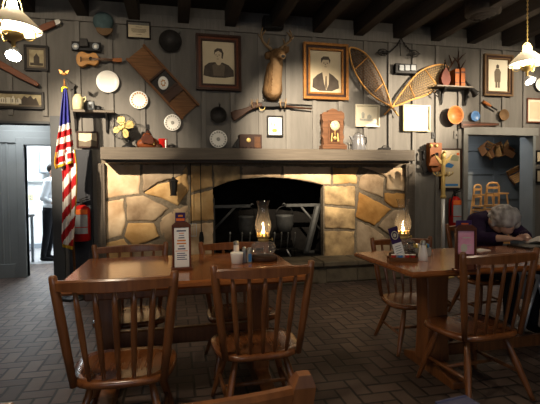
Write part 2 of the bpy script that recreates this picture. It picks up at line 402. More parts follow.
bx2(b, (rop[0]-.06, WY-.035, rop[2]), (rop[1]+.09, BY+.12, rop[2]+.12)); struct('door_2', b, ['casing', 'bluegrey'])
b = BM(); bx2(b, (lop[1], WY-.03, 0), (lop[1]+.13, BY+.12, lop[2]+.1)); bx2(b, (lop[0], WY-.03, lop[2]), (lop[1], BY+.12, lop[2]+.03)); struct('door_1', b, 'dkgrey')
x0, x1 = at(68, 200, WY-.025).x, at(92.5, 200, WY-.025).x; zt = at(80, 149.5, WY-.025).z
b = BM(); bx2(b, (x0, WY-.025, 0), (x1, BY, zt)); bx2(b, (x0+.05, WY-.031, .15), (x1-.05, WY-.025, zt-.1)); struct('dark_panel', b, 'panel')  # thin dark panel over the wall, making this strip darker
# ------------------------------------------------------------------ fireplace
SY = 5.77
fpl = thing('stone_fireplace', 'wide fieldstone fireplace with arched dark firebox under a grey mantel shelf', 'fireplace', (0, 0, 0))
ml, mr = at(100, 147, 5.45), at(415, 150, 5.45); mzb = at(257, 160.2, 5.45).z; mz = (ml.z+mr.z)/2
b = BM(); bx2(b, (ml.x, 5.45, mzb), (mr.x, BY, mz), bev=.006); bx2(b, (ml.x+.05, 5.52, mzb-.03), (mr.x-.05, BY, mzb), bev=.004)
obj('mantel_shelf', b, 'mantel', fpl)
for u0, u1 in ((97, 105), (406, 415)):
    x0 = at(u0, 200, 5.70).x; x1 = at(u1, 200, 5.70).x
    b = BM(); bx2(b, (x0, 5.70, 0), (x1, BY, mzb-.03)); bx2(b, (x0+.03, 5.69, 0.02), (x1-.03, 5.70, mzb-.05)); obj('pilaster', b, 'mantel', fpl)
PS = {
 'A': (0, [(104, 163), (141, 164), (140, 194), (124, 196), (104, 199)]),
 'B': (4, [(142, 164), (186, 165), (183, 175), (172, 179), (157, 183), (143, 192)]),
 'C': (1, [(187, 166), (189, 190), (178, 206), (160, 198), (144, 193), (158, 184), (173, 180)]),
 'D': (2, [(126, 197), (143, 195), (169, 208), (156, 221), (127, 221)]),
 'E': (0, [(104, 201), (124, 198), (126, 223), (122, 236), (104, 241)]),
 'F': (1, [(128, 223), (154, 223), (160, 236), (150, 241), (133, 246), (124, 236)]),
 'G': (2, [(158, 222), (171, 209), (189, 204), (189, 240), (165, 244), (161, 235)]),
 'H': (1, [(190, 165), (212, 165), (213, 187), (191, 193)]),
 'I': (1, [(190, 195), (213, 189), (214, 220), (190, 222)]),
 'J': (0, [(190, 224), (213, 222), (213, 262), (190, 262)]),
 'K': (1, [(104, 243), (124, 238), (131, 248), (131, 270), (104, 272)]),
 'L': (2, [(133, 248), (150, 243), (164, 246), (164, 270), (133, 270)]),
 'N1': (5, [(213, 165), (240, 166), (240, 179), (228, 182), (214, 187)]),
 'N2': (2, [(241, 166), (282, 166), (282, 178), (264, 177), (241, 179)]),
 'N3': (0, [(283, 166), (331, 167), (331, 185), (323, 185), (300, 180), (283, 178)]),
 'O': (5, [(324, 186), (355, 186), (355, 207), (324, 204)]),
 'P': (5, [(324, 206), (355, 209), (355, 229), (324, 228)]),
 'Q': (5, [(324, 231), (354, 231), (354, 262), (324, 262)]),
 'R': (1, [(332, 167), (359, 167), (357, 184), (332, 184)]),
 'S': (2, [(358, 187), (360, 177), (368, 171), (384, 178), (383, 198), (360, 190)]),
 'T': (0, [(361, 167), (406, 168), (406, 191), (386, 190), (386, 177), (369, 169)]),
 'U': (3, [(359, 192), (391, 209), (374, 226), (355, 217)]),
 'V': (3, [(384, 193), (406, 193), (406, 208), (393, 208), (384, 201)]),
 'W': (4, [(393, 210), (406, 210), (406, 242), (395, 240), (377, 226)]),
 'X': (4, [(356, 220), (374, 228), (394, 242), (406, 245), (406, 264), (356, 264)]),
}
def rough_poly(pts, seed):
    rnd = random.Random(seed); out = []
    N = len(pts); cx = sum(p[0] for p in pts)/N; cz = sum(p[1] for p in pts)/N
    for i in range(N):
        a = Vector(pts[i]); c_ = Vector(pts[(i+1) % N]); L_ = (c_-a).length; n_ = max(2, int(L_/.05))
        nr = Vector((-(c_-a).y, (c_-a).x)).normalized()
        for j in range(n_):
            q = a.lerp(c_, j/n_)
            if j: q = q + nr*rnd.uniform(-.007, .007)
            out.append(q)
    out = [q + (Vector((cx, cz))-q).normalized()*.004 for q in out]
    return out
b = BM()
for i, (kk, (mi, pts)) in enumerate(PS.items()):
    w = [at(u, v, SY) for u, v in pts]; w = [(p.x, p.z) for p in w]
    rnd = random.Random(i*5+1)
    pr = rough_poly(w, i); dp = rnd.uniform(0, .03)
    t_ = BM(); A = [t_.verts.new((p[0], SY+.05, p[1])) for p in pr]
    N = len(A); cx = sum(p[0] for p in pr)/N; cz = sum(p[1] for p in pr)/N
    rings = [A]
    for ins, yy in ((0, SY+.006-dp), (.007, SY-.005-dp), (.03, SY-.009-dp)):
        rg = []
        for p in pr:
            v_ = Vector((cx-p[0], cz-p[1])); l_ = v_.length; v_ = v_.normalized()*min(ins, l_*.5)
            rg.append(t_.verts.new((p[0]+v_.x, yy+rnd.uniform(-.006, .006), p[1]+v_.y)))
        rings.append(rg)
    for P_, Q_ in zip(rings, rings[1:]):
        for j in range(N): t_.faces.new((P_[j], P_[(j+1) % N], Q_[(j+1) % N], Q_[j])).smooth = True
    cv = t_.verts.new((cx, SY-.014-dp, cz))
    for j in range(N): t_.faces.new((rings[-1][j], rings[-1][(j+1) % N], cv)).smooth = True
    merge(b, t_, None, mi)
obj('stone_facing', b, ['stone0', 'stone1', 'stone2', 'stone3', 'stone4', 'stone5'], fpl)
# mortar bed with an arched opening
ol, orr = at(213, 200, SY).x, at(323, 200, SY).x
arch = [at(u, v, SY) for u, v in ((213, 188), (220, 185), (228, 182), (240, 179), (264, 177), (283, 178), (300, 180), (315, 183), (323, 185))]
b = BM()
my0, my1 = SY-.006, BY+.05
bx2(b, (fp_l-.02, my0, 0), (ol, my1, 1.63), bev=0); bx2(b, (orr, my0, 0), (fp_r+.02, my1, 1.63), bev=0)
prism(b, [(ol, 1.63)]+[(p.x, p.z) for p in arch]+[(orr, 1.63)], my0, my1)
obj('mortar_bed', b, 'mortar', fpl)
hz = on(345, 261, 0); hz = at(345, 261, 5.263).z
b = BM()
bx2(b, (ol-.15, 6.55, .1), (orr+.15, 6.65, 1.8), bev=0)
for x0, x1 in ((ol-.22, ol-.12), (orr+.12, orr+.22)): bx2(b, (x0, my1, .1), (x1, 6.6, 1.8), bev=0)
bx2(b, (ol-.2, my1, 1.7), (orr+.2, 6.6, 1.8), bev=0); bx2(b, (ol-.2, SY, hz-.1), (orr+.2, 6.6, hz), bev=0)
obj('firebox', b, 'soot', fpl)
hl, hr = at(85, 270, 5.27).x, at(424, 262, 5.27).x
b = BM(); n_ = 9
for i in range(n_):
    a0 = hl+(hr-hl)*i/n_; a1 = hl+(hr-hl)*(i+1)/n_
    box(b, ((a0+a1)/2, 5.535, hz-.035), (a1-a0-.008, .53, .07), rot=(0, 0, random.uniform(-.004, .004)), bev=.012)
    sh = random.uniform(-.05, .05)
    box(b, ((a0+a1)/2+sh, 5.55, (hz-.07)/2), (a1-a0-.01, .5, hz-.075), bev=.02)
bx2(b, (hl+.02, 5.31, 0), (hr-.02, 5.77, hz-.02))
obj('hearth', b, 'hearth', fpl)
# ------------------------------------------------------------------ furniture
TZ = .765
def slab(bm, x0, x1, y0, y1, z0, z1, bev=.008): bx2(bm, (x0, y0, z0), (x1, y1, z1), bev=bev)
lt = thing('dining_table', 'long polished wooden table with two pedestals and lamp on its right half', 'table', (.065, 2.77, 0), group='wooden dining tables')
tw, td = .665, .472
b = BM(); slab(b, -tw, tw, -td, td, TZ-.042, TZ, .012); obj('tabletop', b, 'table', lt)
for sy in (-1, 1): b = BM(); slab(b, -tw+.12, tw-.12, sy*(td-.155)-.015, sy*(td-.155)+.015, TZ-.11, TZ-.042); obj('apron', b, 'chair', lt)
for sx in (-1, 1):
    b = BM(); slab(b, sx*.46-.055, sx*.46+.055, -.09, .09, .08, TZ-.04); obj('pedestal', b, 'chair', lt)
    b = BM(); prism(b, [(-.36, 0), (.36, 0), (.36, .05), (.12, .1), (-.12, .1), (-.36, .05)], -.045, .045, bev=.006, T=X(0, (0, 0, PI/2), (sx*.46, 0, 0))); obj('foot', b, 'chair', lt)
b = BM(); slab(b, -.42, .42, -.025, .025, .28, .38); obj('stretcher', b, 'chair', lt)
rx0, rx1, ry0, ry1 = 1.30, 3.25, 2.19, 3.0
rt = thing('dining_table', 'wooden table on the right with caddy of packets, white shaker and the seated person', 'table', ((rx0+rx1)/2, (ry0+ry1)/2, 0), group='wooden dining tables')
b = BM(); slab(b, -(rx1-rx0)/2, (rx1-rx0)/2, -(ry1-ry0)/2, (ry1-ry0)/2, TZ-.036, TZ, .012); obj('tabletop', b, 'table', rt)
for px in (1.69, 2.86):
    pxl = px-(rx0+rx1)/2
    b = BM(); prism(b, [(-.095, TZ-.036), (.095, TZ-.036), (.08, .6), (.075, .3), (.09, .08), (-.09, .08), (-.075, .3), (-.08, .6)], -.07, .07, bev=.012, T=X(0, loc=(pxl, 0, 0))); obj('pedestal', b, 'chair', rt)
    b = BM(); prism(b, [(-.29, 0), (.29, 0), (.29, .045), (.12, .09), (-.12, .09), (-.29, .045)], -.045, .045, bev=.006, T=X(0, (0, 0, PI/2), (pxl, 0, 0))); obj('foot', b, 'chair', rt)
b = BM(); slab(b, 1.69+.09-(rx0+rx1)/2, 2.86-.09-(rx0+rx1)/2, -.025, .025, .1, .18); obj('stretcher', b, 'chair', rt)
# chairs: facing +y, backrest at -y
def seat_pts():
    o = []
    for i in range(40):
        a = 2*PI*i/40; c_, s_ = math.cos(a), math.sin(a)
        x = .243*math.copysign(abs(c_)**.6, c_); y = .215*math.copysign(abs(s_)**.62, s_)
        x *= 1+.06*(y/.2)
        o.append((x, y))
    return o
PT_, RT = .88, .835
chair0 = thing('dining_chair', 'x', 'chair', (0, 0, 0), group='spindle-back wooden chairs')
b = BM()
sp_ = seat_pts(); rr = [(1, .365), (1.0, .38), (.97, .392), (.8, .389), (.5, .381), (.2, .378)]
rings = [[b.verts.new((x*.93, y*.93, .355)) for x, y in sp_]]+[[b.verts.new((x*k, y*k, z)) for x, y in sp_] for k, z in rr]
for A, B in zip(rings, rings[1:]):
    for j in range(40): b.faces.new((A[j], A[(j+1) % 40], B[(j+1) % 40], B[j])).smooth = True
b.faces.new(rings[0][::-1]); b.faces.new(rings[-1])
obj('seat', b, 'seat', chair0)
for sx in (-1, 1):
    for sy in (-1, 1):
        b = BM(); t0 = Vector((sx*.13, sy*.12, .362)); t1 = Vector((sx*.225, sy*(.215 if sy > 0 else .25), 0))
        tube(b, [t0.lerp(t1, k) for k in (0, .2, .45, .7, .9, 1)], [.014, .018, .021, .018, .014, .013], 10); obj('leg', b, 'chair', chair0)
    b = BM(); p0 = Vector((sx*.185, .175, .15)); p1 = Vector((sx*.185, -.2, .15))
    tube(b, [p0.lerp(p1, k) for k in (0, .5, 1)], [.009, .014, .009], 8); obj('stretcher', b, 'chair', chair0)
b = BM(); tube(b, [(-.182, 0, .15), (0, 0, .15), (.182, 0, .15)], [.009, .014, .009], 8); obj('stretcher', b, 'chair', chair0)
for sx in (-1, 1):
    b = BM(); p0 = Vector((sx*.196, -.18, .37)); p1 = Vector((sx*.256, -.235, PT_))
    tube(b, [p0.lerp(p1, k) for k in (0, .3, .6, .9, .985, 1)], [.016, .02, .022, .021, .018, .011], 12, flat=(1, .8)); obj('back_post', b, 'chair', chair0)
def railpt(x, z=RT): return Vector((x, -.23-.04*(1-(x/.25)**2), z))
b = BM(); cs = []
for i in range(17):
    x = -.243+.486*i/16; p = railpt(x); hh = .021+.007*(1-(x/.25)**2)
    cs.append([b.verts.new(p+Vector(o)) for o in ((0, -.013, -hh), (0, .013, -hh), (0, .014, hh-.008), (0, .007, hh), (0, -.007, hh), (0, -.014, hh-.008))])
for A, B in zip(cs, cs[1:]):
    for j in range(6):
        b.faces.new((A[j], A[(j+1) % 6], B[(j+1) % 6], B[j]))
b.faces.new(cs[0][::-1]); b.faces.new(cs[-1]); obj('top_rail', b, 'chair', chair0)
for i in range(5):
    s_ = (i-2)/2; b = BM(); p0 = Vector((s_*.128, -.19+.01*abs(s_), .375)); p1 = railpt(s_*.165, RT-.015)
    pts = [p0.lerp(p1, k) for k in (0, .25, .55, .8, 1)]
    tube(b, pts, [.008, .012, .015, .013, .008], 10, flat=(1, .55)); obj('spindle', b, 'chair', chair0)
def by_posts(l, r, z, far=False):
    a, c = on(*l, z), on(*r, z); m = (a+c)/2; d = (c-a).normalized()
    n = Vector((-d.y, d.x, 0)); 
    if far: n = -n
    p = m+n*.235; return p.x, p.y, math.degrees(math.atan2(d.y, d.x))+(180 if far else 0), z/PT_
def by_right(r, z, deg):
    p = on(*r, z); a = math.radians(deg); q = Matrix.Rotation(a, 3, 'Z') @ Vector((.256, -.235, 0))
    return p.x-q.x, p.y-q.y, deg, z/PT_
CH = [
 (*by_posts((51, 275.8), (176, 270.5), .885), 'wooden spindle-back chair at the near left end of the long left table'),
 (*by_posts((214, 265), (311, 260), .872), 'wooden spindle-back chair pushed in at the left table, before the left oil lamp'),
 (*by_posts((94, 244.7), (166, 241.6), .85, True), 'wooden spindle-back chair across the left table, left of the white menu holder'),
 (*by_posts((198, 242), (269, 239), .853, True), 'wooden spindle-back chair across the left table, behind salt shaker and white cup'),
 (*by_posts((371, 237.5), (431, 236), .83, True), 'wooden spindle-back chair at the far side of the right table, behind the leaning card'),
 (*by_posts((463, 252), (537, 247.5), .89), 'wooden spindle-back chair on near side of right table, before the grey-haired person'),
 (2.86, 3.52, 180-3, 1, 'wooden chair the grey-haired person sits on'),
 (*by_right((303.5, 373), .9, .6), 'nearest wooden chair, only its top rail and right post in view'),
]
for i, (x, y, r, zs, l) in enumerate(CH):
    if i == 0: chair0.location = (x, y, 0); chair0.rotation_euler = (0, 0, math.radians(r)); chair0['label'] = l; c_ = chair0
    else: c_ = dup(chair0, (x, y, 0), (0, 0, math.radians(r)), l)
    c_.scale = (1, 1, zs)
    if i == len(CH)-1:                       # the nearest chair has square bevelled posts
        k = 0
        for ch in list(c_.children):
            if ch.name.startswith('back_post'):
                sx = -1 if k == 0 else 1; k += 1
                p0 = Vector((sx*.196, -.18, .37)); p1 = Vector((sx*.256, -.235, PT_)); b = BM(); d = (p1-p0)
                rg = []
                for q, w in ((0, .018), (.96, .021), (1.0, .012)):
                    c0 = p0+d*q; rg.append([b.verts.new(c0+Vector((dx*w, dy*w, 0))) for dx, dy in ((-1, -1), (1, -1), (1, 1), (-1, 1))])
                for A, B in zip(rg, rg[1:]):
                    for j in range(4): b.faces.new((A[j], A[(j+1) % 4], B[(j+1) % 4], B[j]))
                b.faces.new(rg[0][::-1]); b.faces.new(rg[-1])
                me = bpy.data.meshes.new('back_post'); bmesh.ops.recalc_face_normals(b, faces=b.faces[:]); b.to_mesh(me); b.free(); me.materials.append(M['chair']); ch.data = me
# ------------------------------------------------------------------ table-top things
def oil_lamp(loc, label):
    t = thing('oil_lamp', label, 'lamp', loc, group='lit oil lamps')
    b = BM(); lathe(b, [(.092, 0), (.095, .006), (.095, .026), (.086, .032), (.0, .032)], 32); obj('wooden_base', b, 'dkwood', t)
    b = BM(); lathe(b, [(.05, .033), (.06, .04), (.08, .06), (.086, .085), (.078, .108), (.05, .125), (.028, .13)], 32, cap=False); obj('glass_font', b, 'fontglass', t)
    b = BM(); lathe(b, [(.028, .125), (.036, .132), (.038, .14), (.03, .146), (.036, .15), (.044, .158), (.044, .163), (.02, .165), (.016, .172)], 24)
    for k in range(10):
        a = 2*PI*k/10; box(b, (.041*math.cos(a), .041*math.sin(a), .172), (.004, .012, .022), rot=(0, 0, a), bev=0)
    tube(b, [(.03, 0, .138), (.06, .0, .138)], .003, 6); lathe(b, [(.011, -.002), (.011, .002)], 12, T=X(0, (0, PI/2, 0), (.062, 0, .138))); obj('burner', b, 'brass', t)
    b = BM(); pr = [(.038, .165), (.046, .19), (.053, .22), (.054, .245), (.047, .275), (.037, .31), (.033, .34), (.036, .37), (.046, .4)]
    lathe(b, pr, 28, cap=False)
    obj('chimney', b, 'glass', t)
    b = BM(); lathe(b, [(.001, .178), (.008, .184), (.010, .191), (.006, .200), (.001, .211)], 12); obj('flame', b, 'flame', t)
    li = bpy.data.lights.new('lamp_flame', 'POINT'); li.energy = 1.2; li.color = (1, .62, .3); li.shadow_soft_size = .008
    lo = bpy.data.objects.new('lamp_flame', li); C.objects.link(lo); lo.location = Vector(loc)+Vector((0, 0, .224))
    return t
oil_lamp(on(263.5, 260, TZ), 'lit oil lamp with glass chimney at right end of the long table')
oil_lamp(on(403, 257, TZ), 'lit oil lamp behind the leaning purple card on the right table')
def stand(u, v, label, pm, rot, w=.105, h=.285, extra=None):
    t = thing('menu_stand', label, 'menu holder', on(u, v, TZ), (0, 0, rot), group='wooden menu holders')
    b = BM(); f_ = .013
    bx2(b, (-w/2, -.011, 0), (-w/2+f_, .011, h-.02)); bx2(b, (w/2-f_, -.011, 0), (w/2, .011, h-.02))
    bx2(b, (-w/2, -.011, h-.034), (w/2, .011, h-.018)); bx2(b, (-w/2-.006, -.035, 0), (w/2+.006, .035, .016))
    prism(b, [(-w/2, h-.02), (-w/2+.025, h), (w/2-.025, h), (w/2, h-.02)], -.011, .011); obj('frame', b, 'mahog', t)
    cz0 = .016 if pm == 'white' else .1
    if pm != 'white': b = BM(); bx2(b, (-w/2+f_, -.006, .016), (w/2-f_, .006, .1), bev=0); obj('lower_panel', b, 'mahog', t)
    b = BM(); bx2(b, (-w/2+f_, -.005, cz0), (w/2-f_, .005, h-.034), bev=0); card = obj('menu_card', b, pm, t)
    if pm == 'white':
        b = BM(); z = h-.05
        for k, (wd, hh, mi) in enumerate([(.055, .008, 0), (.03, .004, 1), (.03, .004, 0), (.035, .006, 0), (.05, .009, 1), (.055, .008, 1), (.03, .006, 0), (.045, .008, 0)]):
            bx2(b, (-wd/2, -.0062, z-hh), (wd/2, -.005, z), mi, bev=0); z -= hh+.009
        bx2(b, (-.036, -.0062, z-.002), (.036, -.005, z+.002), 1, bev=0); z -= .012
        for k in range(4): bx2(b, (-.028, -.0062, z-.005), (.02+.01*(k % 2), -.005, z), 0, bev=0); z -= .012
        obj('printed_lines', b, ['textgrey', 'orink'], card)
    else:
        b = BM(); prism(b, [(-.012+.012*math.cos(a*PI/4)*1.6, .135+.025*math.sin(a*PI/4)) for a in range(8)], -.0062, -.005, 0); bx2(b, (-.02, -.0062, .19), (.025, -.005, .196), 0, bev=0); bx2(b, (.0, -.0062, .15), (.03, -.005, .154), 0, bev=0)
        obj('printed_lines', b, 'paperlt', card)
    b = BM()
    if extra: bx2(b, (-.035, .012, .03), (.025, .018, h+.055), 0, bev=.002); bx2(b, (-.03, .010, h+.004), (.02, .012, h+.02), 1, bev=0); bx2(b, (-.018, .010, h+.03), (.01, .012, h+.04), 2, bev=0)
    else: bx2(b, (-.05, .012, .03), (.04, .018, h+.025), 0, bev=.002); bx2(b, (-.02, .010, h+.002), (.02, .012, h+.01), 1, bev=0)
    obj('purple_insert', b, ['purple', 'orlabel', 'orink'], t)
    return t
stand(182, 269.5, 'wooden menu holder with white printed card on the long table', 'white', -.02, .112, .288, True)
stand(465.5, 271.5, 'wooden menu holder with pink card in front of the woman', 'pink', -.22, .118, .265)
def shaker(loc, label, rb, rt_, h, body, top, lab=None):
    t = thing('shaker', label, 'shaker', loc, group='table shakers')
    b = BM(); lathe(b, [(rb*.92, 0), (rb, .004), (rb*.95, h*.3), (rt_, h*.72), (rt_, h*.76), (.001, h*.76)], 20); obj('body', b, body, t)
    b = BM(); lathe(b, [(rt_*1.08, h*.76), (rt_*1.1, h*.78), (rt_*1.05, h*.9), (rt_*.8, h*.97), (.001, h)], 20); obj('cap', b, top, t)
    if lab:
        b = BM(); prism(b, [(-rb*.6, h*.1), (rb*.6, h*.1), (rb*.6, h*.6), (-rb*.6, h*.6)], -rb*1.05, -rb*.98); obj('printed_label', b, lab, t)
    return t
cp = thing('condiment_cup', 'white ceramic cup of packets beside left oil lamp', 'cup', on(237, 263.5, TZ))
b = BM(); lathe(b, [(.032, 0), (.036, .004), (.041, .06), (.043, .072), (.04, .072), (.036, .012), (.001, .01)], 28); obj('cup', b, 'ceramic', cp)
b = BM(); lathe(b, [(.0395, .055), (.02, .06), (.001, .062)], 20); obj('filling', b, 'paper', cp)
shaker(on(236.5, 258.5, TZ), 'salt shaker with bright metal cap behind the white cup', .022, .019, .125, 'ceramic', 'steel')
shaker(on(244.3, 262.5, TZ), 'narrow grey pepper shaker right of the white cup', .016, .013, .105, 'greylabel', 'steel')
shaker(on(249.6, 262.5, TZ), 'slim glass shaker with blue label beside left lamp', .017, .015, .1, 'greyglaze', 'steel', 'bluepack')
shaker(on(423, 260.5, TZ), 'white salt shaker with metal cap on the right table', .031, .018, .135, 'ceramic', 'steel')
ca = thing('sugar_caddy', 'pale square caddy of packets behind the white salt shaker', 'caddy', on(421, 255.5, TZ), (0, 0, -.2))
b = BM(); cbx = .058
for p, q in (((-cbx, -.04, 0), (-cbx+.005, .04, .06)), ((cbx-.005, -.04, 0), (cbx, .04, .06)), ((-cbx, -.04, 0), (cbx, -.035, .06)), ((-cbx, .035, 0), (cbx, .04, .06)), ((-cbx, -.04, 0), (cbx, .04, .005))): bx2(b, p, q, bev=.001)
obj('box', b, 'greyglaze', ca)
for k in range(6):
    b = BM(); box(b, (-.043+.017*k, 0, .045), (.006, .06, .075), rot=(0, .08, 0), bev=.001); obj('packet', b, ['yellow', 'white', 'bluepack', 'white', 'yellow', 'bluepack'][k], ca)
gj = thing('glass_jar', 'small dark glass jar beside the caddy on the right table', 'jar', on(410.5, 256.5, TZ))
b = BM(); lathe(b, [(.024, 0), (.026, .005), (.026, .07), (.018, .085), (.018, .09), (.001, .09)], 20); obj('body', b, 'glass', gj)
b = BM(); lathe(b, [(.021, .005), (.021, .055), (.001, .056)], 16); obj('contents', b, 'dkframe', gj)
b = BM(); lathe(b, [(.02, .088), (.02, .1), (.001, .102)], 16); obj('lid', b, 'black', gj)
tr = thing('wooden_tray', 'small wooden tray at the foot of the leaning purple card', 'tray', on(402, 261, TZ), (0, 0, -.3))
b = BM(); bx2(b, (-.09, -.045, 0), (.09, .045, .012)); bx2(b, (-.09, -.045, .012), (.09, -.038, .028)); bx2(b, (-.09, .038, .012), (.09, .045, .028)); obj('tray', b, 'midwood', tr)
for k, (dx, cm) in enumerate([(-.055, 'red'), (-.012, 'bluepack'), (.03, 'red'), (.066, 'red')]):
    p = Matrix.Rotation(-.3, 4, 'Z') @ Vector((dx, -.012, 0)); l0 = on(402, 261, TZ)
    c1 = thing('creamer_cup', ['red creamer cup at left end of the wooden tray', 'blue creamer cup in the wooden tray', 'red creamer cup second from right in the wooden tray', 'red creamer cup at right end of the wooden tray'][k], 'creamer', l0+p+Vector((0, 0, .012)), group='creamer cups in the tray')
    b = BM(); lathe(b, [(.012, 0), (.016, .03), (.001, .03)], 16); obj('cup', b, cm, c1)
    b = BM(); lathe(b, [(.018, .03), (.018, .033), (.001, .033)], 16); obj('foil_lid', b, 'white', c1)
# leaning card
l0 = on(402, 261, TZ); pt = at(391.5, 227, l0.y+.02)
cdt = thing('table_card', 'leaning tall card with purple top and pale logo, in the wooden tray', 'card', l0+Vector((.0, .0, .013)), (0, 0, -.12))
lean = math.atan2(pt.x-l0.x, .22)
b = BM(); hC = .215
bx2(b, (-.032, .012, 0), (.032, .015, hC*.5), 0, bev=0); bx2(b, (-.032, .012, hC*.5), (.032, .015, hC), 1, bev=0)
for k in range(4): bx2(b, (-.02, .0112, .085-.015*k), (.02, .012, .089-.015*k), 2, bev=0)
c_ = obj('card', b, ['white', 'purple', 'greylabel'], cdt, rot=(0, lean, 0))
b = BM(); ringp = [(.02*math.cos(2*PI*k/20), .011, hC*.75+.026*math.sin(2*PI*k/20)) for k in range(20)]; tube(b, ringp, .0035, 6, closed=True); ell(b, (0, .0115, hC*.75), (.011, .001, .014)); obj('logo', b, 'paperlt', c_)
# ------------------------------------------------------------------ framed pictures
def face_art(h, P, man, w=1):
    """P maps unit (0..1,0..1 up) to local x,z; returns bmesh of portrait shapes"""
    b = BM(); n = [0]
    def pg(pts, mi):
        n[0] += 1; y = -.004-.0006*n[0]; prism(b, [P(*p) for p in pts], y, -.003, mi)
    def ov(cx, cy, rx, ry, mi, k=18): pg([(cx+rx*math.cos(2*PI*i/k), cy+ry*math.sin(2*PI*i/k)) for i in range(k)], mi)
    if man:
        ov(.5, .42, .44, .42, 3)
        pg([(.08, .12), (.1, .32), (.25, .43), (.42, .5), (.58, .5), (.75, .42), (.92, .3), (.94, .12), (.7, .04), (.3, .04)], 0)
        pg([(.4, .5), (.46, .2), (.52, .06), (.6, .2), (.62, .5)], 2); pg([(.5, .4), (.47, .15), (.52, .08), (.56, .15), (.54, .4)], 1)
        ov(.5, .56, .1, .1, 2); ov(.5, .7, .135, .15, 2); pg([(.36, .7), (.36, .82), (.44, .87), (.6, .87), (.66, .78), (.64, .7), (.6, .79), (.42, .79)], 0)
        for ex in (.45, .56): ov(ex, .71, .02, .012, 0, 8)
        pg([(.46, .625), (.55, .625), (.54, .615), (.47, .615)], 0); pg([(.495, .7), (.515, .66), (.48, .66)], 1)
    else:
        pg([(.02, .2), (.06, .42), (.2, .5), (.38, .52), (.5, .5), (.62, .52), (.82, .46), (.97, .34), (.98, .2), (.7, .16), (.3, .16)], 0)
        pg([(.3, .44), (.4, .49), (.5, .47), (.6, .49), (.7, .44), (.66, .2), (.34, .2)], 1)
        ov(.5, .54, .09, .09, 2); ov(.48, .68, .12, .14, 2); pg([(.36, .68), (.37, .8), (.46, .85), (.6, .84), (.66, .74), (.63, .6), (.59, .62), (.6, .74), (.5, .79), (.4, .75)], 0)
        for ex in (.42, .52): ov(ex, .69, .018, .011, 0, 8)
        pg([(.44, .6), (.51, .6), (.5, .59), (.45, .59)], 0); pg([(.465, .68), (.475, .64), (.445, .64)], 1)
    return b
def picture(name, label, u0, v0, u1, v1, fm, fw, pm, mat_m=None, mw=0, depth=.03, lip=None, group='framed pictures on the wall', art=None, vt=0, step=None, cat='picture'):
    """corners given on the photo: left-top (u0,v0) and right-bottom (u1,v1)"""
    h = Hang(name, label, cat, (u0+u1)/2, (v0+v1)/2, group)
    a = at(u0, v0, WY)-h.p; c = at(u1, v1, WY)-h.p
    x0, x1, z1, z0 = a.x, c.x, None, None
    hh = (at((u0+u1)/2, v0, WY).z-at((u0+u1)/2, v1, WY).z)/2; z0, z1 = -hh, hh
    def ring(bm, i, o, y0, y1, mi=0):
        # rectangular ring inset from o to i
        O = [(x0+o, z0+o), (x1-o, z0+o), (x1-o, z1-o), (x0+o, z1-o)]; I = [(x0+i, z0+i), (x1-i, z0+i), (x1-i, z1-i), (x0+i, z1-i)]
        for k in range(4):
            q = [O[k], O[(k+1) % 4], I[(k+1) % 4], I[k]]; prism(bm, q, y0, y1, mi, bev=min(.003, (i-o)*.2))
    b = BM()
    if step:
        ring(b, fw*.38, 0, -depth, 0); ring(b, fw*.72, fw*.38, -depth*.62, 0, 1); ring(b, fw, fw*.72, -depth*.8, 0, 0)
        fr = obj('frame', b, [fm, step], h.o)
    else:
        ring(b, fw*.55, 0, -depth, 0); ring(b, fw, fw*.55, -depth*.75, 0); fr = obj('frame', b, fm, h.o)
    i = fw
    if mat_m:
        b = BM(); ring(b, fw+mw, fw-.002, -depth*.35, -.002); obj('mat_board', b, mat_m, h.o); i = fw+mw
    b = BM(); bx2(b, (x0+i-.002, -.003, z0+i-.002), (x1-i+.002, -.0005, z1-i+.002), bev=0); pr = obj('print', b, pm, h.o)
    h.box = (x0+i, x1-i, z0+i, z1-i); h.pr = pr
    h.P = lambda s, t: (x0+i+(x1-x0-2*i)*s, z0+i+(z1-z0-2*i)*t)
    return h
def art(h, b, mats): obj('image', b, mats, h.pr)
PG = ['sepdk', 'sepmid', 'sepskin', 'paper']
h = picture('framed_portrait', 'dark wooden frame with sepia portrait of a woman in puffed sleeves', 195.5, 35.5, 241, 91, 'dkframe', .085, 'paper', depth=.05, step='mahog'); art(h, face_art(h, h.P, False), PG)
h = picture('framed_portrait', 'gilt and brown frame with portrait of a man in a suit', 302.5, 44, 347.5, 100, 'gold', .1, 'paper', depth=.05, step='dkframe'); art(h, face_art(h, h.P, True), PG)
h = picture('framed_portrait', 'ornate bronze frame with small full-length figure, right of the shelf', 483, 55, 511.5, 96.5, 'tan', .075, 'paperlt', depth=.045, step='dkframe')
b = BM(); 
for i, pts in enumerate([[(.36, .3), (.34, .62), (.42, .72), (.58, .72), (.66, .62), (.64, .3)], [(.4, .12), (.4, .34), (.49, .34), (.49, .12)], [(.52, .12), (.52, .34), (.61, .34), (.61, .12)], [(.44, .73), (.43, .82), (.5, .86), (.57, .82), (.56, .73)]]): prism(b, [h.P(*p) for p in pts], -.0045-.0005*i, -.003, 1 if i == 3 else 0)
art(h, b, ['sepmid', 'sepdk'])
h = picture('framed_certificate', 'black framed cream certificate near the ceiling above the kraut cutter', 126.5, 21.5, 151, 39, 'blackframe', .018, 'paper', depth=.02)
b = BM()
for k, (w_, t_) in enumerate([(.5, .84), (.3, .7), (.7, .55), (.7, .48), (.7, .41), (.6, .34), (.25, .2)]): prism(b, [h.P(.5-w_/2, t_), h.P(.5+w_/2, t_), h.P(.5+w_/2, t_+.03), h.P(.5-w_/2, t_+.03)], -.004, -.003)
art(h, b, 'sepmid')
h = picture('framed_photograph', 'black framed dim photograph under the propeller blade', 24, 45.5, 49, 71, 'blackframe', .03, 'sepia', 'sepmid', .025, depth=.025)
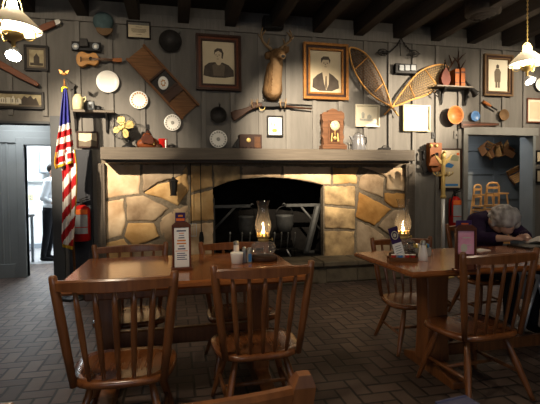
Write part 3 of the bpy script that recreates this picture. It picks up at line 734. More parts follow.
b = BM(); prism(b, [h.P(s, t) for s, t in ((.3, .2), (.3, .55), (.5, .8), (.7, .55), (.7, .2))], -.004, -.003); prism(b, [h.P(s, t) for s, t in ((.05, .05), (.95, .05), (.95, .2), (.05, .22))], -.0045, -.003); art(h, b, 'sepdk')
h = picture('framed_panorama', 'wide framed panorama print of pale houses and dark trees above the kitchen passage', -8, 91.5, 44.5, 109, 'blackframe', .03, 'sepia', depth=.025)
b = BM(); k = 0
def pp_(pts, mi):
    global k
    k += 1; prism(b, [h.P(*p) for p in pts], -.004-.0003*k, -.003, mi)
pp_([(0, .02), (1, .02), (1, .16), (.55, .12), (0, .2)], 1)
pp_([(.5, .12), (.56, .55), (.62, .86), (.7, .7), (.76, .9), (.83, .6), (.88, .75), (.93, .3), (.95, .12)], 0)
for x0, x1, zz, gb in ((.1, .22, .62, .1), (.24, .33, .7, .0), (.345, .43, .58, .28), (.45, .56, .5, .2)):
    pp_([(x0, .22), (x1, .22), (x1, zz), ((x0+x1)/2, zz+gb), (x0, zz)], 2)
for x0 in (.13, .18, .225, .335, .37, .44, .48): pp_([(x0, .32), (x0+.014, .32), (x0+.014, .58), (x0, .58)], 0)
art(h, b, ['sepdk', 'sepmid', 'paperlt'])
h = picture('framed_print', 'small wood framed landscape below the left wall shelf', 76.5, 131.5, 98.5, 148, 'dkframe', .02, 'paper', depth=.02)
b = BM(); prism(b, [h.P(s, t) for s, t in ((0, 0), (1, 0), (1, .4), (.7, .5), (.4, .35), (0, .45))], -.004, -.003); art(h, b, 'sepmid')
h = picture('framed_print', 'small black framed white sketch under the rifle', 266.8, 115.8, 283, 136.5, 'charcoal', .022, 'white', depth=.02)
b = BM(); 
for i, pts in enumerate([[(.2, .55), (.22, .75), (.3, .72), (.28, .55)], [(.4, .5), (.42, .66), (.5, .66), (.5, .5)], [(.3, .15), (.25, .3), (.5, .38), (.68, .3), (.62, .15)]]): prism(b, [h.P(*p) for p in pts], -.004, -.003)
art(h, b, 'orange')
h = picture('framed_print', 'white framed pale landscape sketch above the coffee pot', 355, 104.8, 379, 127, 'paperlt', .022, 'paperlt', depth=.028)
b = BM(); 
for i, pts in enumerate([[(.15, .25), (.85, .22), (.85, .3), (.6, .36), (.3, .33), (.15, .36)], [(.25, .36), (.22, .6), (.3, .72), (.38, .6), (.36, .36)], [(.5, .36), (.5, .5), (.6, .58), (.7, .5), (.7, .36)]]): prism(b, [h.P(*p) for p in pts], -.004-.0004*i, -.003)
art(h, b, 'greyglaze')
h = picture('framed_print', 'bright cream framed blank print below the right snowshoe', 402.5, 105.3, 429.5, 131.5, 'cream', .024, 'white', depth=.028)
h = picture('framed_print', 'thin wood framed print at the right edge beyond the doorway', 526.5, 98.5, 546, 123, 'mahog', .022, 'paper', 'paperlt', .04, depth=.02)
h = picture('framed_poster', 'tall dark framed map poster beside the brass pole', 439.5, 148.5, 461, 189, 'dkframe', .02, 'paper', depth=.025)
b = BM(); 
for i, (pts, mi) in enumerate([([(.5, .72), (.9, .7), (.95, .82), (.7, .88), (.5, .82)], 0), ([(.2, .55), (.55, .52), (.7, .6), (.4, .66), (.2, .62)], 1), ([(.3, .35), (.9, .3), (.92, .42), (.6, .46), (.3, .42)], 2), ([(.1, .04), (.9, .04), (.9, .1), (.1, .1)], 1), ([(.82, .86), (.95, .86), (.95, .92), (.82, .92)], 3)]): prism(b, [h.P(*p) for p in pts], -.004-.0004*i, -.003, mi)
art(h, b, ['greenmap', 'bluepack', 'paper', 'orlabel'])
for u0, v0, u1, v1, l in ((535.5, 150.5, 548, 163, 'upper of two small framed prints at the right edge'), (535.5, 169, 548, 183, 'lower of two small framed prints at the right edge')):
    picture('framed_print', l, u0, v0, u1, v1, 'blackframe', .025, 'paper', depth=.02)
# ------------------------------------------------------------------ plates, pans, bowls
def disc_axis(h): return X(0, (PI/2, 0, 0))       # lathe z -> -y
def plate(label, u, v, r_px, rim, well, name='wall_plate', dec=True, group='round plates on the wall'):
    h = Hang(name, label, 'plate', u, v, group)
    r = r_px*(h.p-EYE).dot(Fv)/FP
    T = disc_axis(h)
    b = BM(); lathe(b, [(r*.5, 0), (r*.62, .004), (r, .022), (r*.985, .026), (r*.66, .011), (r*.62, .01), (.001, .009)], 36, T=T); pl = obj('dish', b, well, h.o)
    if dec:
        b = BM(); n = 18
        for i in range(n):
            a = 2*PI*i/n; ell(b, (r*.82*math.cos(a), -.0195, r*.82*math.sin(a)), (r*.1, .003, r*.1), seg=8)
        obj('painted_rim', b, rim, pl)
        if rim == 'greyglaze': b = BM(); ell(b, (0, -.0095, 0), (r*.22, .003, r*.22), seg=10); obj('painted_centre', b, rim, pl)
    return h
plate('large plain white plate below the guitar', 108, 82, 11, 'cream', 'ceramic', dec=False)
plate('white plate with orange patterned rim', 139, 100.3, 8.8, 'orange', 'ceramic')
plate('small white plate with pale rim below the kraut cutter', 172.5, 122.8, 8.2, 'greyglaze', 'ceramic')
plate('white plate with grey dotted rim above the mantel, below a small pan', 218.3, 139.3, 8.8, 'greyglaze', 'ceramic')
plate('small blue enamel plate right of the wooden bowl', 474.5, 116.3, 5.2, 'ceramic', 'blue', dec=False)
plate('white plate at the right edge behind the pendant lamp', 540, 85, 6.5, 'cream', 'ceramic', dec=False)
h = Hang('wooden_bowl', 'orange-brown wooden bowl hung below the right shelf', 'bowl', 452.5, 115.8); T = disc_axis(h); r = .138
b = BM(); lathe(b, [(r*.35, 0), (r*.5, .005), (r*.85, .05), (r, .075), (r*.96, .077), (r*.8, .055), (r*.45, .02), (.001, .016)], 36, T=T); obj('bowl', b, 'orwood', h.o)
def pan(label, u, v, r_px, hu, hv, m, group, dep=.045, hw=.012):
    h = Hang('frying_pan', label, 'pan', u, v, group); r = r_px*(h.p-EYE).dot(Fv)/FP; T = disc_axis(h)
    b = BM(); lathe(b, [(r*.85, .0), (r*.88, .004), (r, dep), (r*.96, dep), (r*.84, .008), (.001, .007)], 32, T=T); obj('pan', b, m, h.o)
    q = h.q3(hu, hv); d_ = Vector((q.x, 0, q.z)); d_ = d_.normalized()
    b = BM(); tube(b, [d_*r*.95+Vector((0, -dep*.8, 0)), d_*(r*.6+q.length*.4)+Vector((0, -dep*.9, 0)), Vector((q.x, -.03, q.z))], [hw, hw*.8, hw], 10, flat=(1, .5)); hd = obj('handle', b, m, h.o)
    b = BM(); tube(b, [Vector((q.x, -.03, q.z))+Vector((.014*math.cos(a*PI/5), 0, .014+.014*math.sin(a*PI/5))) for a in range(10)], .003, 6, closed=True); obj('hanging_ring', b, 'greyiron', hd)
    return h
pan('black iron skillet high on the wall left of the woman portrait', 170.5, 42, 11.2, 180, 34, 'iron', 'iron pans on the wall')
pan('small black pan hung above the dotted plate', 218, 115.5, 8.2, 219.5, 104.5, 'iron', 'iron pans on the wall', .06)
h = Hang('dipper_pan', 'round tan strainer pan with angled wooden handle above the doorway', 'pan', 502.5, 115.2); T = disc_axis(h); r = .088
b = BM(); lathe(b, [(r*.8, .0), (r*.86, .004), (r, .04), (r*.96, .04), (r*.82, .008), (.001, .007)], 28, T=T); obj('pan', b, 'tan', h.o)
a_ = h.q3(497, 110, .03); c_ = h.q3(483, 101.5, .03); b = BM(); tube(b, [a_, a_.lerp(c_, .45)], .013, 8); obj('shaft', b, 'charcoal', h.o)
b = BM(); tube(b, [a_.lerp(c_, .45), a_.lerp(c_, .7), c_], [.016, .026, .022], 10); obj('handle', b, 'orwood', h.o)
h = Hang('wooden_wedge', 'long dark tapering wooden board above the doorway', 'board', 478, 124.6)
b = BM(); prism(b, h.poly([(459.5, 121.5), (497.5, 123.5), (497, 126), (460, 128.3)]), -.04, 0, bev=.003); obj('board', b, 'dkwood', h.o)
b = BM(); prism(b, h.poly([(461, 124.2), (495.5, 124.4), (495.5, 125), (461, 126)]), -.043, -.04); obj('groove', b, 'mahog', h.o)
# ------------------------------------------------------------------ kraut cutter
h = Hang('kraut_cutter', 'long tilted wooden kraut cutter board with sliding box and oval plaque', 'kraut cutter', 163, 82)
A = h.q3(126.5, 60.5); B = h.q3(145, 45.5); D_ = h.q3(181, 119); E_ = h.q3(199.5, 104)
P2 = lambda s, t: tuple((A+(D_-A)*s+(B-A)*t).xz) # s along, t across
b = BM(); prism(b, [P2(0, 0), P2(1, 0), P2(1, 1), P2(0, 1)], -.018, 0); obj('board', b, 'pine', h.o)
for t0, t1 in ((0, .09), (.91, 1)):
    b = BM(); prism(b, [P2(-.01, t0), P2(1.02, t0), P2(1.02, t1), P2(-.01, t1)], -.05, 0, bev=.003); obj('side_rail', b, 'midwood', h.o)
b = BM()
for s0, s1, t0, t1 in ((.375, .40, .09, .91), (.61, .64, .09, .91)): prism(b, [P2(s0, t0), P2(s1, t0), P2(s1, t1), P2(s0, t1)], -.06, -.01, bev=.002)
prism(b, [P2(.40, .09), P2(.61, .09), P2(.61, .91), P2(.40, .91)], -.024, -.015, 1); prism(b, [P2(.64, .09), P2(.74, .09), P2(.74, .91), P2(.64, .91)], -.05, -.015, 0)
obj('sliding_box', b, ['dkwood', 'blackframe'], h.o)
b = BM(); c_ = h.q3(163.3, 83.8); T = X(0, (PI/2, 0, 0), (c_.x, -.03, c_.z), (1, 1.35, 1)); lathe(b, [(.062, 0), (.064, .012), (.05, .016), (.001, .016)], 28, T=T); pq = obj('oval_plaque', b, 'ceramic', h.o)
b = BM()
for k in range(7): ell(b, (c_.x+.022*math.cos(k*.9), -.047, c_.z+.035*math.sin(k*.9)), (.011, .002, .011), seg=8)
obj('painted_flowers', b, 'orange', pq)
# ------------------------------------------------------------------ guitar
h = Hang('guitar', 'small yellow wooden guitar hung sideways high on the left wall', 'guitar', 94, 60.5)
out = [(77.2, 60.5), (77.8, 56.5), (80, 54), (83, 53), (86, 54), (88.5, 55.6), (91, 55.2), (94, 54), (97, 55), (99, 58), (99.5, 61), (98.6, 64.5), (96.5, 66.4), (94, 66.6), (91, 65.5), (88.5, 65.4), (86, 67), (83, 68), (80, 67.3), (78, 64.8)]
b = BM(); prism(b, h.poly(out), -.07, -.005, bev=.004); bd = obj('body', b, 'ltwood', h.o)
c_ = h.q3(91.8, 60.3); b = BM(); lathe(b, [(.022, 0), (.022, .003), (.001, .003)], 20, T=X(0, (PI/2, 0, 0), (c_.x, -.07, c_.z))); obj('sound_hole', b, 'black', bd)
b = BM(); prism(b, h.poly([(81.5, 58.5), (82.6, 58.5), (82.6, 63.5), (81.5, 63.5)]), -.078, -.069); obj('bridge', b, 'dkwood', bd)
b = BM(); prism(b, h.poly([(93, 59.4), (113, 60.6), (113, 62.3), (93, 61.8)]), -.08, -.055); nk = obj('neck', b, 'midwood', h.o)
b = BM(); prism(b, h.poly([(113, 60), (122.5, 59.8), (122.5, 63.6), (113, 62.8)]), -.075, -.05, bev=.002); hs = obj('headstock', b, 'orwood', h.o)
for k in range(3):
    for sg in (-1, 1):
        c_ = h.q3(115+2.8*k, 61.6+sg*2.6); b = BM(); ell(b, (c_.x, -.062, c_.z), (.005, .005, .007), seg=8); obj('tuning_peg', b, 'midwood', hs)
b = BM()
for k in range(4):
    p0, p1 = h.q3(82, 59.5+k*.9), h.q3(114, 61+k*.35); tube(b, [(p0.x, -.082, p0.z), (p1.x, -.083, p1.z)], .0012, 4)
obj('strings', b, 'steel', h.o)
# ------------------------------------------------------------------ cap, emergency lights, propeller blades
h = Hang('felt_cap', 'teal felt cap with tan brim hung beside the certificate', 'cap', 104.5, 25)
b = BM(); c1 = h.q3(104, 23.5); ell(b, (c1.x, -.05, c1.z), (.125, .09, .12), seg=24); ell(b, h.q3(104.5, 29)+Vector((0, -.06, 0)), (.1, .085, .07), seg=20)
remeshed('crown', b, 'teal', h.o, .012, 6, clampy=-.001)
b = BM(); pr = []
for i in range(13):
    a = PI*i/12; p = h.q3(105.8, 31.5); pr.append((p.x+.1*math.cos(a+PI), p.z-.09*math.sin(a)))
prism(b, pr, -.13, -.1, bev=.004); obj('brim', b, 'tan', h.o)
def emergency(label, u, v, uh, mm, vert=0):
    h = Hang('emergency_light', label, 'emergency light', u, v, 'twin-head emergency lights')
    b = BM(); prism(b, h.poly(mm), -.06, 0, bev=.006); obj('housing', b, 'black', h.o)
    for uu in uh:
        c_ = h.q3(uu, v+.6, .05); b = BM(); lathe(b, [(.02, -.03), (.036, .0), (.04, .016), (.037, .018), (.026, .01), (.001, .008)], 20, T=X(0, (PI/2, 0, 0), (c_.x, -.065, c_.z))); hd = obj('lamp_head', b, 'greylabel', h.o)
        b = BM(); lathe(b, [(.024, .01), (.014, .016), (.001, .018)], 16, T=X(0, (PI/2, 0, 0), (c_.x, -.066, c_.z))); obj('lens', b, 'ceramic', hd)
    return h
h = emergency('black emergency light with two round lenses above the guitar', 87, 46.5, (76, 96), [(72.5, 42.5), (101.5, 44), (101.5, 53), (72.5, 51.5)])
b = BM(); prism(b, h.poly([(81, 41), (89, 41), (90, 49), (80.5, 49)]), -.1, -.06, bev=.008); obj('battery_box', b, 'charcoal', h.o)
h = emergency('small emergency light with pale square lenses between the snowshoes', 404, 69.3, (), [(393.5, 64), (414.5, 65.5), (414.5, 75), (393.5, 74)])
for uu in (399.3, 405, 410.8):
    b = BM(); prism(b, h.poly([(uu-2.4, 66.2), (uu+2.4, 66.4), (uu+2.4, 72), (uu-2.4, 71.8)]), -.075, -.058, bev=.006); obj('lamp_head', b, 'greylabel', h.o)
def blade(name, label, pts, m, tip=None, grp='wooden blades on the left wall'):
    h = Hang(name, label, 'propeller blade', (pts[0][0]+pts[2][0])/2, (pts[0][1]+pts[2][1])/2, grp)
    b = BM(); prism(b, h.poly(pts), -.055, -.012, bev=.008); bl = obj('blade', b, m, h.o)
    if tip: b = BM(); prism(b, h.poly(tip), -.058, -.01, bev=.006); obj('metal_tip', b, 'steel', h.o)
    c_ = h.q3((pts[0][0]+pts[-1][0])/2, (pts[0][1]+pts[-1][1])/2); b = BM(); lathe(b, [(.05, 0), (.05, .075), (.03, .085), (.001, .085)], 16, T=X(0, (PI/2, 0, 0), (c_.x, 0, c_.z))); obj('hub', b, 'dkwood', h.o)
blade('propeller', 'brown propeller blade with silver tip behind the left pendant lamp', [(12, 37), (30, 32), (45, 25), (55, 21.5), (57, 27), (45, 32.5), (30, 38), (12, 43)], 'paddle', [(55, 21.2), (60, 20.6), (62, 23), (60.5, 25.5), (57, 27.3)])
blade('propeller', 'reddish brown wooden blade sloping down to the panorama print', [(-14, 52), (0, 60.5), (20, 72), (38, 82.5), (40.5, 85.5), (38, 87.5), (20, 79), (0, 68), (-14, 60)], 'paddle')
# ------------------------------------------------------------------ deer head + box above it
h = Hang('deer_head', 'mounted antlered deer head on a long furry neck above the rifle', 'deer trophy', 275, 80)
Q = lambda u, v, o: h.q3(u, v, o)
b = BM()
capsule(b, [Q(272.5, 92, .03), Q(272.5, 90, .09), Q(273.5, 78, .15), Q(275, 70, .2), Q(276.5, 64, .25)], [.13, .135, .115, .1, .088])
capsule(b, [Q(272.5, 92, .06), Q(272, 80, .08), Q(273, 68, .15)], [.125, .11, .09])
capsule(b, [Q(276.5, 55, .27), Q(278, 54.5, .3), Q(280.5, 54.5, .38), Q(282, 55.5, .45), Q(283, 56.5, .49)], [.085, .08, .062, .048, .036])
ell(b, Q(276, 58, .25), (.09, .09, .1))
remeshed('head_and_neck', b, ['fur', 'furpale'], h.o, .012, 5, matfn=lambda c: 1 if (c.y < -.19 and c.z < Q(276, 61, .2).z and abs(c.x+.02) < .075) else 0, clampy=-.002)
for pts in ([Q(271, 53, .24), Q(266.5, 53.5, .24), Q(265.5, 58, .24), Q(268, 61, .24), Q(271, 58.5, .25)], [Q(282.5, 52.5, .24), Q(286.5, 51.5, .24), Q(288.5, 47, .24), Q(285, 49, .24), Q(281.5, 51, .25)]):
    b = BM(); c0 = sum(pts, Vector())/5; tp = max(pts, key=lambda p: (p-pts[0]).length)
    ax = (pts[2]-pts[0]); capsule(b, [pts[0], pts[0].lerp(pts[2], .5), pts[2]], [.026, .05, .01]); obj('ear', b, 'fur', h.o)
def antler(sg, base, beam, tines):
    b = BM(); n = len(beam); tube(b, beam, [.022-.014*i/(n-1) for i in range(n)], 8)
    for a, c in tines: tube(b, [a, a.lerp(c, .6)+Vector((0, -.01, 0)), c], [.014, .010, .004], 6)
    obj('antler', b, 'antler', h.o)
antler(-1, None, [Q(272, 50, .25), Q(267, 46, .24), Q(262.5, 41, .25), Q(261, 33, .3), Q(263, 27, .33)], [(Q(267, 46, .24), Q(269.5, 38, .28)), (Q(262.5, 41, .25), Q(258, 34, .26)), (Q(261.5, 36, .28), Q(266, 30, .3))])
antler(1, None, [Q(280, 49, .25), Q(285, 45, .24), Q(290, 41, .25), Q(291.5, 34, .3), Q(289.5, 30, .33)], [(Q(285, 45, .24), Q(282.5, 38, .28)), (Q(290, 41, .25), Q(294, 36, .26)), (Q(291, 37, .28), Q(286.5, 32, .3))])
for u, v in ((276, 53.5), (283, 53.3)):
    b = BM(); ell(b, Q(u, v, .345), .013, seg=10); obj('eye', b, 'black', h.o)
b = BM(); ell(b, Q(283.2, 56.2, .515), (.026, .018, .02), seg=12); obj('nose', b, 'black', h.o)
h = Hang('speaker_box', 'black speaker box under the ceiling above the deer head', 'speaker', 271.5, 25)
b = BM(); prism(b, h.poly([(261.5, 19), (281.5, 19.5), (281.5, 32), (261.5, 31.5)]), -.14, 0, bev=.008); bd = obj('case', b, 'black', h.o)
b = BM(); prism(b, h.poly([(263, 20.5), (276, 20.7), (276, 30.5), (263, 30.3)]), -.146, -.139); obj('grille', b, 'charcoal', bd)
b = BM(); prism(b, h.poly([(277, 26), (280.3, 26), (280.3, 27.6), (277, 27.6)]), -.146, -.139); obj('highlight_plate', b, 'steel', bd)  # small steel rectangle placed as the white highlight on the case
# ------------------------------------------------------------------ snowshoes
def snowshoe(label, outline, bars, tail, lm):
    h = Hang('snowshoe', label, 'snowshoe', outline[0][0], outline[0][1], 'pair of long wooden snowshoes')
    P = [h.q3(u, v, .035) for u, v in outline]
    # smooth closed outline
    def cr(pts, n=5):
        o = []; N = len(pts)
        for i in range(N):
            p0, p1, p2, p3 = (pts[(i+k-1) % N] for k in range(4))
            for j in range(n):
                t = j/n; o.append(.5*((2*p1)+(p2-p0)*t+(2*p0-5*p1+4*p2-p3)*t*t+(3*p1-p0-3*p2+p3)*t**3))
        return o
    P = cr(P)
    b = BM(); tube(b, P, .012, 8, closed=True)
    tl = [h.q3(u, v, .035) for u, v in tail]; tube(b, tl, [.014, .013, .011][:len(tl)], 8); obj('frame', b, 'ashwood', h.o)
    for a, c in bars:
        b = BM(); tube(b, [h.q3(*a, .035), h.q3(*c, .035)], .013, 8, flat=(1, .6)); obj('crossbar', b, 'ashwood', h.o)
    # lacing: clip two diagonal line families by the outline
    poly = [(p.x, p.z) for p in P]
    def clip(o, d):
        ts = []
        N = len(poly)
        for i in range(N):
            x1, y1 = poly[i]; x2, y2 = poly[(i+1) % N]; ex, ey = x2-x1, y2-y1
            den = d[0]*ey-d[1]*ex
            if abs(den) < 1e-9: continue
            t = ((x1-o[0])*ey-(y1-o[1])*ex)/den; s = ((x1-o[0])*d[1]-(y1-o[1])*d[0])/den
            if 0 <= s < 1: ts.append(t)
        ts.sort(); return ts
    b = BM(); cx = sum(p[0] for p in poly)/len(poly); cy = sum(p[1] for p in poly)/len(poly)
    for ang in (20, 80, 140):
        a = math.radians(ang); d = (math.cos(a), math.sin(a)); nrm = (-d[1], d[0])
        for k in range(-32, 33):
            o = (cx+nrm[0]*k*.034, cy+nrm[1]*k*.034); ts = clip(o, d)
            for t0, t1 in zip(ts[::2], ts[1::2]):
                tube(b, [(o[0]+d[0]*t0, -.035, o[1]+d[1]*t0), (o[0]+d[0]*t1, -.035, o[1]+d[1]*t1)], .0042, 4)
    obj('lacing', b, lm, h.o)
    b = BM()
    for k in range(5):
        c0 = h.q3(bars[0][0][0]*.35+bars[1][0][0]*.65, bars[0][0][1]*.35+bars[1][0][1]*.65, .04)
    return h
snowshoe('left snowshoe leaning left, beside the gilt portrait', [(349.5, 49), (353, 47.6), (360, 50), (368, 56), (376, 68), (383, 82), (388, 95), (391, 106), (388.5, 105), (380, 100.5), (371, 94), (362, 84), (355, 72), (351, 60)], [((354.5, 69.5), (367.5, 57.5)), ((374.5, 92), (382.5, 84))], [(390, 105), (394, 110), (398.5, 116)], 'lacedk')
snowshoe('right snowshoe leaning right, its tip behind the shelf', [(393, 106), (399, 96), (408, 84), (418, 73), (430, 66.5), (441, 64.5), (448, 67), (449, 74), (445, 82), (436, 90), (424, 96), (411, 100), (400, 104.5)], [((409, 84.5), (415, 98.5)), ((424, 68.5), (436, 84))], [(394, 105), (390, 109), (384.5, 114.5)], 'lace')
# ------------------------------------------------------------------ traps on chain, rifle
h = Hang('animal_traps', 'two iron traps linked by a chain above the small emergency light', 'trap', 400, 47)
def chain(bm, pts, n, r=.004, lk=.02):
    # elongated links along a polyline
    L_ = [0]
    for a, c in zip(pts, pts[1:]): L_.append(L_[-1]+(c-a).length)
    for i in range(n):
        s = L_[-1]*(i+.5)/n
        for k in range(len(pts)-1):
            if L_[k] <= s <= L_[k+1]: break
        t = (pts[k+1]-pts[k]).normalized(); c = pts[k].lerp(pts[k+1], (s-L_[k])/(L_[k+1]-L_[k])); sd = t.orthogonal().normalized()
        if i % 2: sd = t.cross(sd)
        hl_ = L_[-1]/n*.68
        tube(bm, [c+t*hl_*math.cos(a*PI/4)+sd*lk*.4*math.sin(a*PI/4) for a in range(8)], r, 5, closed=True)
b = BM(); chain(b, [h.q3(384, 54, .02), h.q3(391, 51, .02), h.q3(397, 45, .02), h.q3(401, 38, .02), h.q3(405, 45, .02), h.q3(411, 51, .02)], 26, .0045); tube(b, [h.q3(400, 40, .02), h.q3(400.5, 56, .02)], .006, 6); obj('chain', b, 'iron', h.o)
for u, v in ((382.5, 52.5), (413.5, 53.8)):
    b = BM(); c_ = h.q3(u, v, .04)
    for sg in (-1, 1):
        tube(b, [c_+Vector((.07*math.cos(PI*k/8), -.01, sg*.012+sg*.035*math.sin(PI*k/8))) for k in range(9)], .007, 6)
        for k in range(1, 8): tube(b, [c_+Vector((.07*math.cos(PI*k/8), -.01, sg*(.012+.035*math.sin(PI*k/8)))), c_+Vector((.07*math.cos(PI*k/8), -.03, sg*(-.004+.035*math.sin(PI*k/8))))], [.006, .002], 5)
    tube(b, [c_+Vector((-.1, -.01, -.01)), c_+Vector((.1, -.01, .0))], .008, 6); lathe(b, [(.022, 0), (.022, .006), (.001, .007)], 12, T=X(0, (PI/2, 0, 0), (c_.x, c_.y-.01, c_.z))); obj('trap', b, 'iron', h.o)
h = Hang('rifle', 'old rifle with wooden stock hung horizontally above the mantel', 'rifle', 270, 107)
b = BM(); prism(b, h.poly([(230.5, 112.5), (234, 110.5), (244, 108.5), (253, 105), (259, 102.8), (262, 104), (262, 106.5), (257, 107.5), (249, 111), (241, 117), (234.5, 121), (232, 118)], .05), -.075, -.035, bev=.008); obj('stock', b, 'dkwood', h.o)
b = BM(); prism(b, h.poly([(258, 102.5), (263, 101.8), (272, 102.6), (285, 103.4), (285, 106.5), (272, 107), (262, 106.8)], .05), -.072, -.038, bev=.004)
tube(b, [h.q3(264, 102.5, .055), h.q3(265, 98.5, .055), h.q3(262.5, 98, .055)], .007, 6); rc = obj('receiver', b, 'charcoal', h.o)
b = BM(); tube(b, [h.q3(262+3*math.cos(PI*k/6), 107+3.2*math.sin(PI*k/6), .055) for k in range(7)], .005, 6); obj('trigger_guard', b, 'brass', rc)
b = BM(); tube(b, [h.q3(272, 103.9, .055), h.q3(312, 105.8, .055)], [.016, .012], 10); obj('barrel', b, 'charcoal', h.o)
b = BM(); tube(b, [h.q3(285, 106.2, .055), h.q3(311.5, 109, .055)], [.014, .009], 10); obj('magazine_tube', b, 'dkwood', h.o)
for u in (254.5, 283):
    hk = Hang('antler_hook', 'pair of antler prongs holding the rifle, %s' % ('nearer the stock' if u < 260 else 'nearer the barrel'), 'hook', u, 105, 'antler rifle hooks')
    b = BM(); box(b, (0, -.01, 0), (.06, .02, .07)); obj('plate', b, 'dkwood', hk.o)
    for s in (-1, 1):
        b = BM(); tube(b, [hk.q3(u+s*1.2, 107.5, .02), hk.q3(u+s*2.2, 107, .09), hk.q3(u+s*3, 103, .11), hk.q3(u+s*3.4, 98.5, .1)], [.012, .011, .008, .003], 8)
        tube(b, [hk.q3(u+s*2.8, 104, .108), hk.q3(u+s*1.2, 99, .1)], [.007, .003], 6); obj('prong', b, 'antler', hk.o)
# ------------------------------------------------------------------ shelves
def shelf(label, u0, u1, v, br, dep=.125, th=.03):
    h = Hang('wall_shelf', label, 'shelf', (u0+u1)/2, v, 'small bracketed wall shelves')
    x0, x1 = h.q3(u0, v, dep).x, h.q3(u1, v, dep).x
    b = BM(); bx2(b, (x0, -dep, -th), (x1, 0, 0), bev=.004); obj('board', b, 'mantel', h.o)
    for u in br:
        x = h.q3(u, v).x; b = BM(); prism(b, [(0, 0), (-dep*.85, 0), (-dep*.8, -.02), (-dep*.35, -.08), (-dep*.2, -.2), (0, -.24)], -.014, .014, bev=.002, T=X(0, (0, 0, PI/2), (x, 0, -th)) @ Matrix.Diagonal((1, 1, 1, 1))); obj('bracket', b, 'charcoal', h.o)
    h.top = h.p.z; return h
s1 = shelf('grey wall shelf behind the flag holding a crock and a tin', 72.5, 114, 111.5, (76, 107))
s2 = shelf('dark wall shelf on the right holding two books and bellows', 437, 474, 88, (441, 465), .15, .022)
def onshelf(s, u, dep): 
    p = at(u, 200, WY-dep); return Vector((p.x, WY-dep, s.top))
t = thing('crock', 'cream stoneware jug on the left shelf', 'jug', onshelf(s1, 80.5, .068))
b = BM(); lathe(b, [(.05, 0), (.062, .005), (.066, .1), (.06, .15), (.04, .175), (.036, .19), (.03, .19), (.001, .186)], 24); obj('body', b, 'cream', t)
b = BM(); tube(b, [(.055, 0, .15), (.085, 0, .165), (.09, 0, .13), (.066, 0, .1)], .008, 8); obj('handle', b, 'cream', t)
t = thing('tin_can', 'small grey tin with dark mark beside the crock', 'tin', onshelf(s1, 93.3, .065))
b = BM(); lathe(b, [(.04, 0), (.042, .004), (.042, .092), (.044, .096), (.03, .102), (.001, .102)], 24); obj('can', b, 'greylabel', t)
b = BM(); bx2(b, (-.016, -.044, .03), (.016, -.04, .07), bev=0); obj('paper_label', b, 'charcoal', t)
t = thing('metal_cup', 'small black cup at right end of the left shelf', 'cup', onshelf(s1, 101, .065))
b = BM(); lathe(b, [(.03, 0), (.036, .004), (.03, .05), (.012, .06), (.001, .062)], 20); obj('cup', b, 'black', t)
b = BM(); tube(b, [(.033, 0, .045), (.055, 0, .04), (.035, 0, .012)], .005, 6); obj('handle', b, 'black', t)
h = Hang('iron_bird', 'black iron bird bracket standing at left end of the shelf behind the flag', 'figurine', 73.5, 100)
b = BM(); prism(b, h.poly([(72, 90), (75, 90), (75, 110), (72, 110)]), -.05, -.01); obj('post', b, 'iron', h.o)
b = BM(); prism(b, h.poly([(67, 79), (69, 80), (72.5, 84), (77, 85.5), (75, 88), (74.5, 91), (71, 92), (70, 89), (69, 85)]), -.05, -.015, bev=.004); obj('bird', b, 'iron', h.o)
for k, (u, hh, col) in enumerate(((454, .245, 'upright orange-brown book, left of the two on the right shelf'), (459.8, .26, 'upright orange-brown book, right of the two on the right shelf'))):
    t = thing('book', col, 'book', onshelf(s2, u, .075), group='old books on the right shelf')
    b = BM(); bx2(b, (-.033, -.065, 0), (-.029, .065, hh)); bx2(b, (.029, -.065, 0), (.033, .065, hh)); bx2(b, (-.033, -.066, 0), (.033, -.06, hh)); obj('cover', b, 'bookcover', t)
    b = BM(); bx2(b, (-.029, -.06, .004), (.029, .06, hh-.006), bev=0); obj('pages', b, 'paper', t)
    b = BM(); bx2(b, (-.034, -.0675, hh*.72), (.034, -.064, hh*.82), bev=0); bx2(b, (-.034, -.0675, hh*.15), (.034, -.064, hh*.2), bev=0); obj('spine_band', b, 'leather', t)
t = thing('bellows', 'reddish leather fireplace bellows standing on the right shelf left of the books', 'bellows', onshelf(s2, 444.3, .075))
b = BM(); ol_ = [(0, 0), (.045, .01), (.07, .05), (.075, .09), (.055, .14), (.025, .18), (.012, .2), (-.012, .2), (-.025, .18), (-.055, .14), (-.075, .09), (-.07, .05), (-.045, .01)]
prism(b, ol_, -.035, -.02, bev=.003); prism(b, ol_, .02, .035, bev=.003); obj('board', b, 'copper', t)
b = BM(); prism(b, [(x*.93, z*.98+.002) for x, z in ol_], -.02, .02); obj('leather_side', b, 'leather', t)
b = BM(); tube(b, [(0, 0, .195), (0, 0, .25), (.01, 0, .3)], [.014, .009, .006], 8); obj('nozzle', b, 'charcoal', t); t.scale = (1.05, 1, 1.3)
h = Hang('branching_antlers', 'dark branching antlers on the wall above the books', 'antlers', 455, 65)
for pts, ti in (([(448, 84), (447, 74), (452, 64), (449, 55)], [((449, 70), (444, 60)), ((451, 66), (456, 58))]), ([(463, 80), (460, 70), (458, 60), (459, 51)], [((460, 70), (466, 60)), ((458.5, 60), (466, 53)), ((459, 64), (453, 57))])):
    b = BM(); tube(b, [h.q3(u, v, .06) for u, v in pts], [.018, .016, .012, .005], 8)
    for a, c in ti: tube(b, [h.q3(*a, .06), h.q3((a[0]+c[0])/2, (a[1]+c[1])/2-.5, .09), h.q3(*c, .1)], [.012, .009, .003], 6)
    obj('antler', b, 'dkwood', h.o)
h = Hang('metal_horn', 'black flared horn hanging at right end of the right shelf', 'horn', 471, 87)
p0, p1 = h.q3(464, 79, .09), h.q3(476.5, 95, .12); b = BM(); N = 10
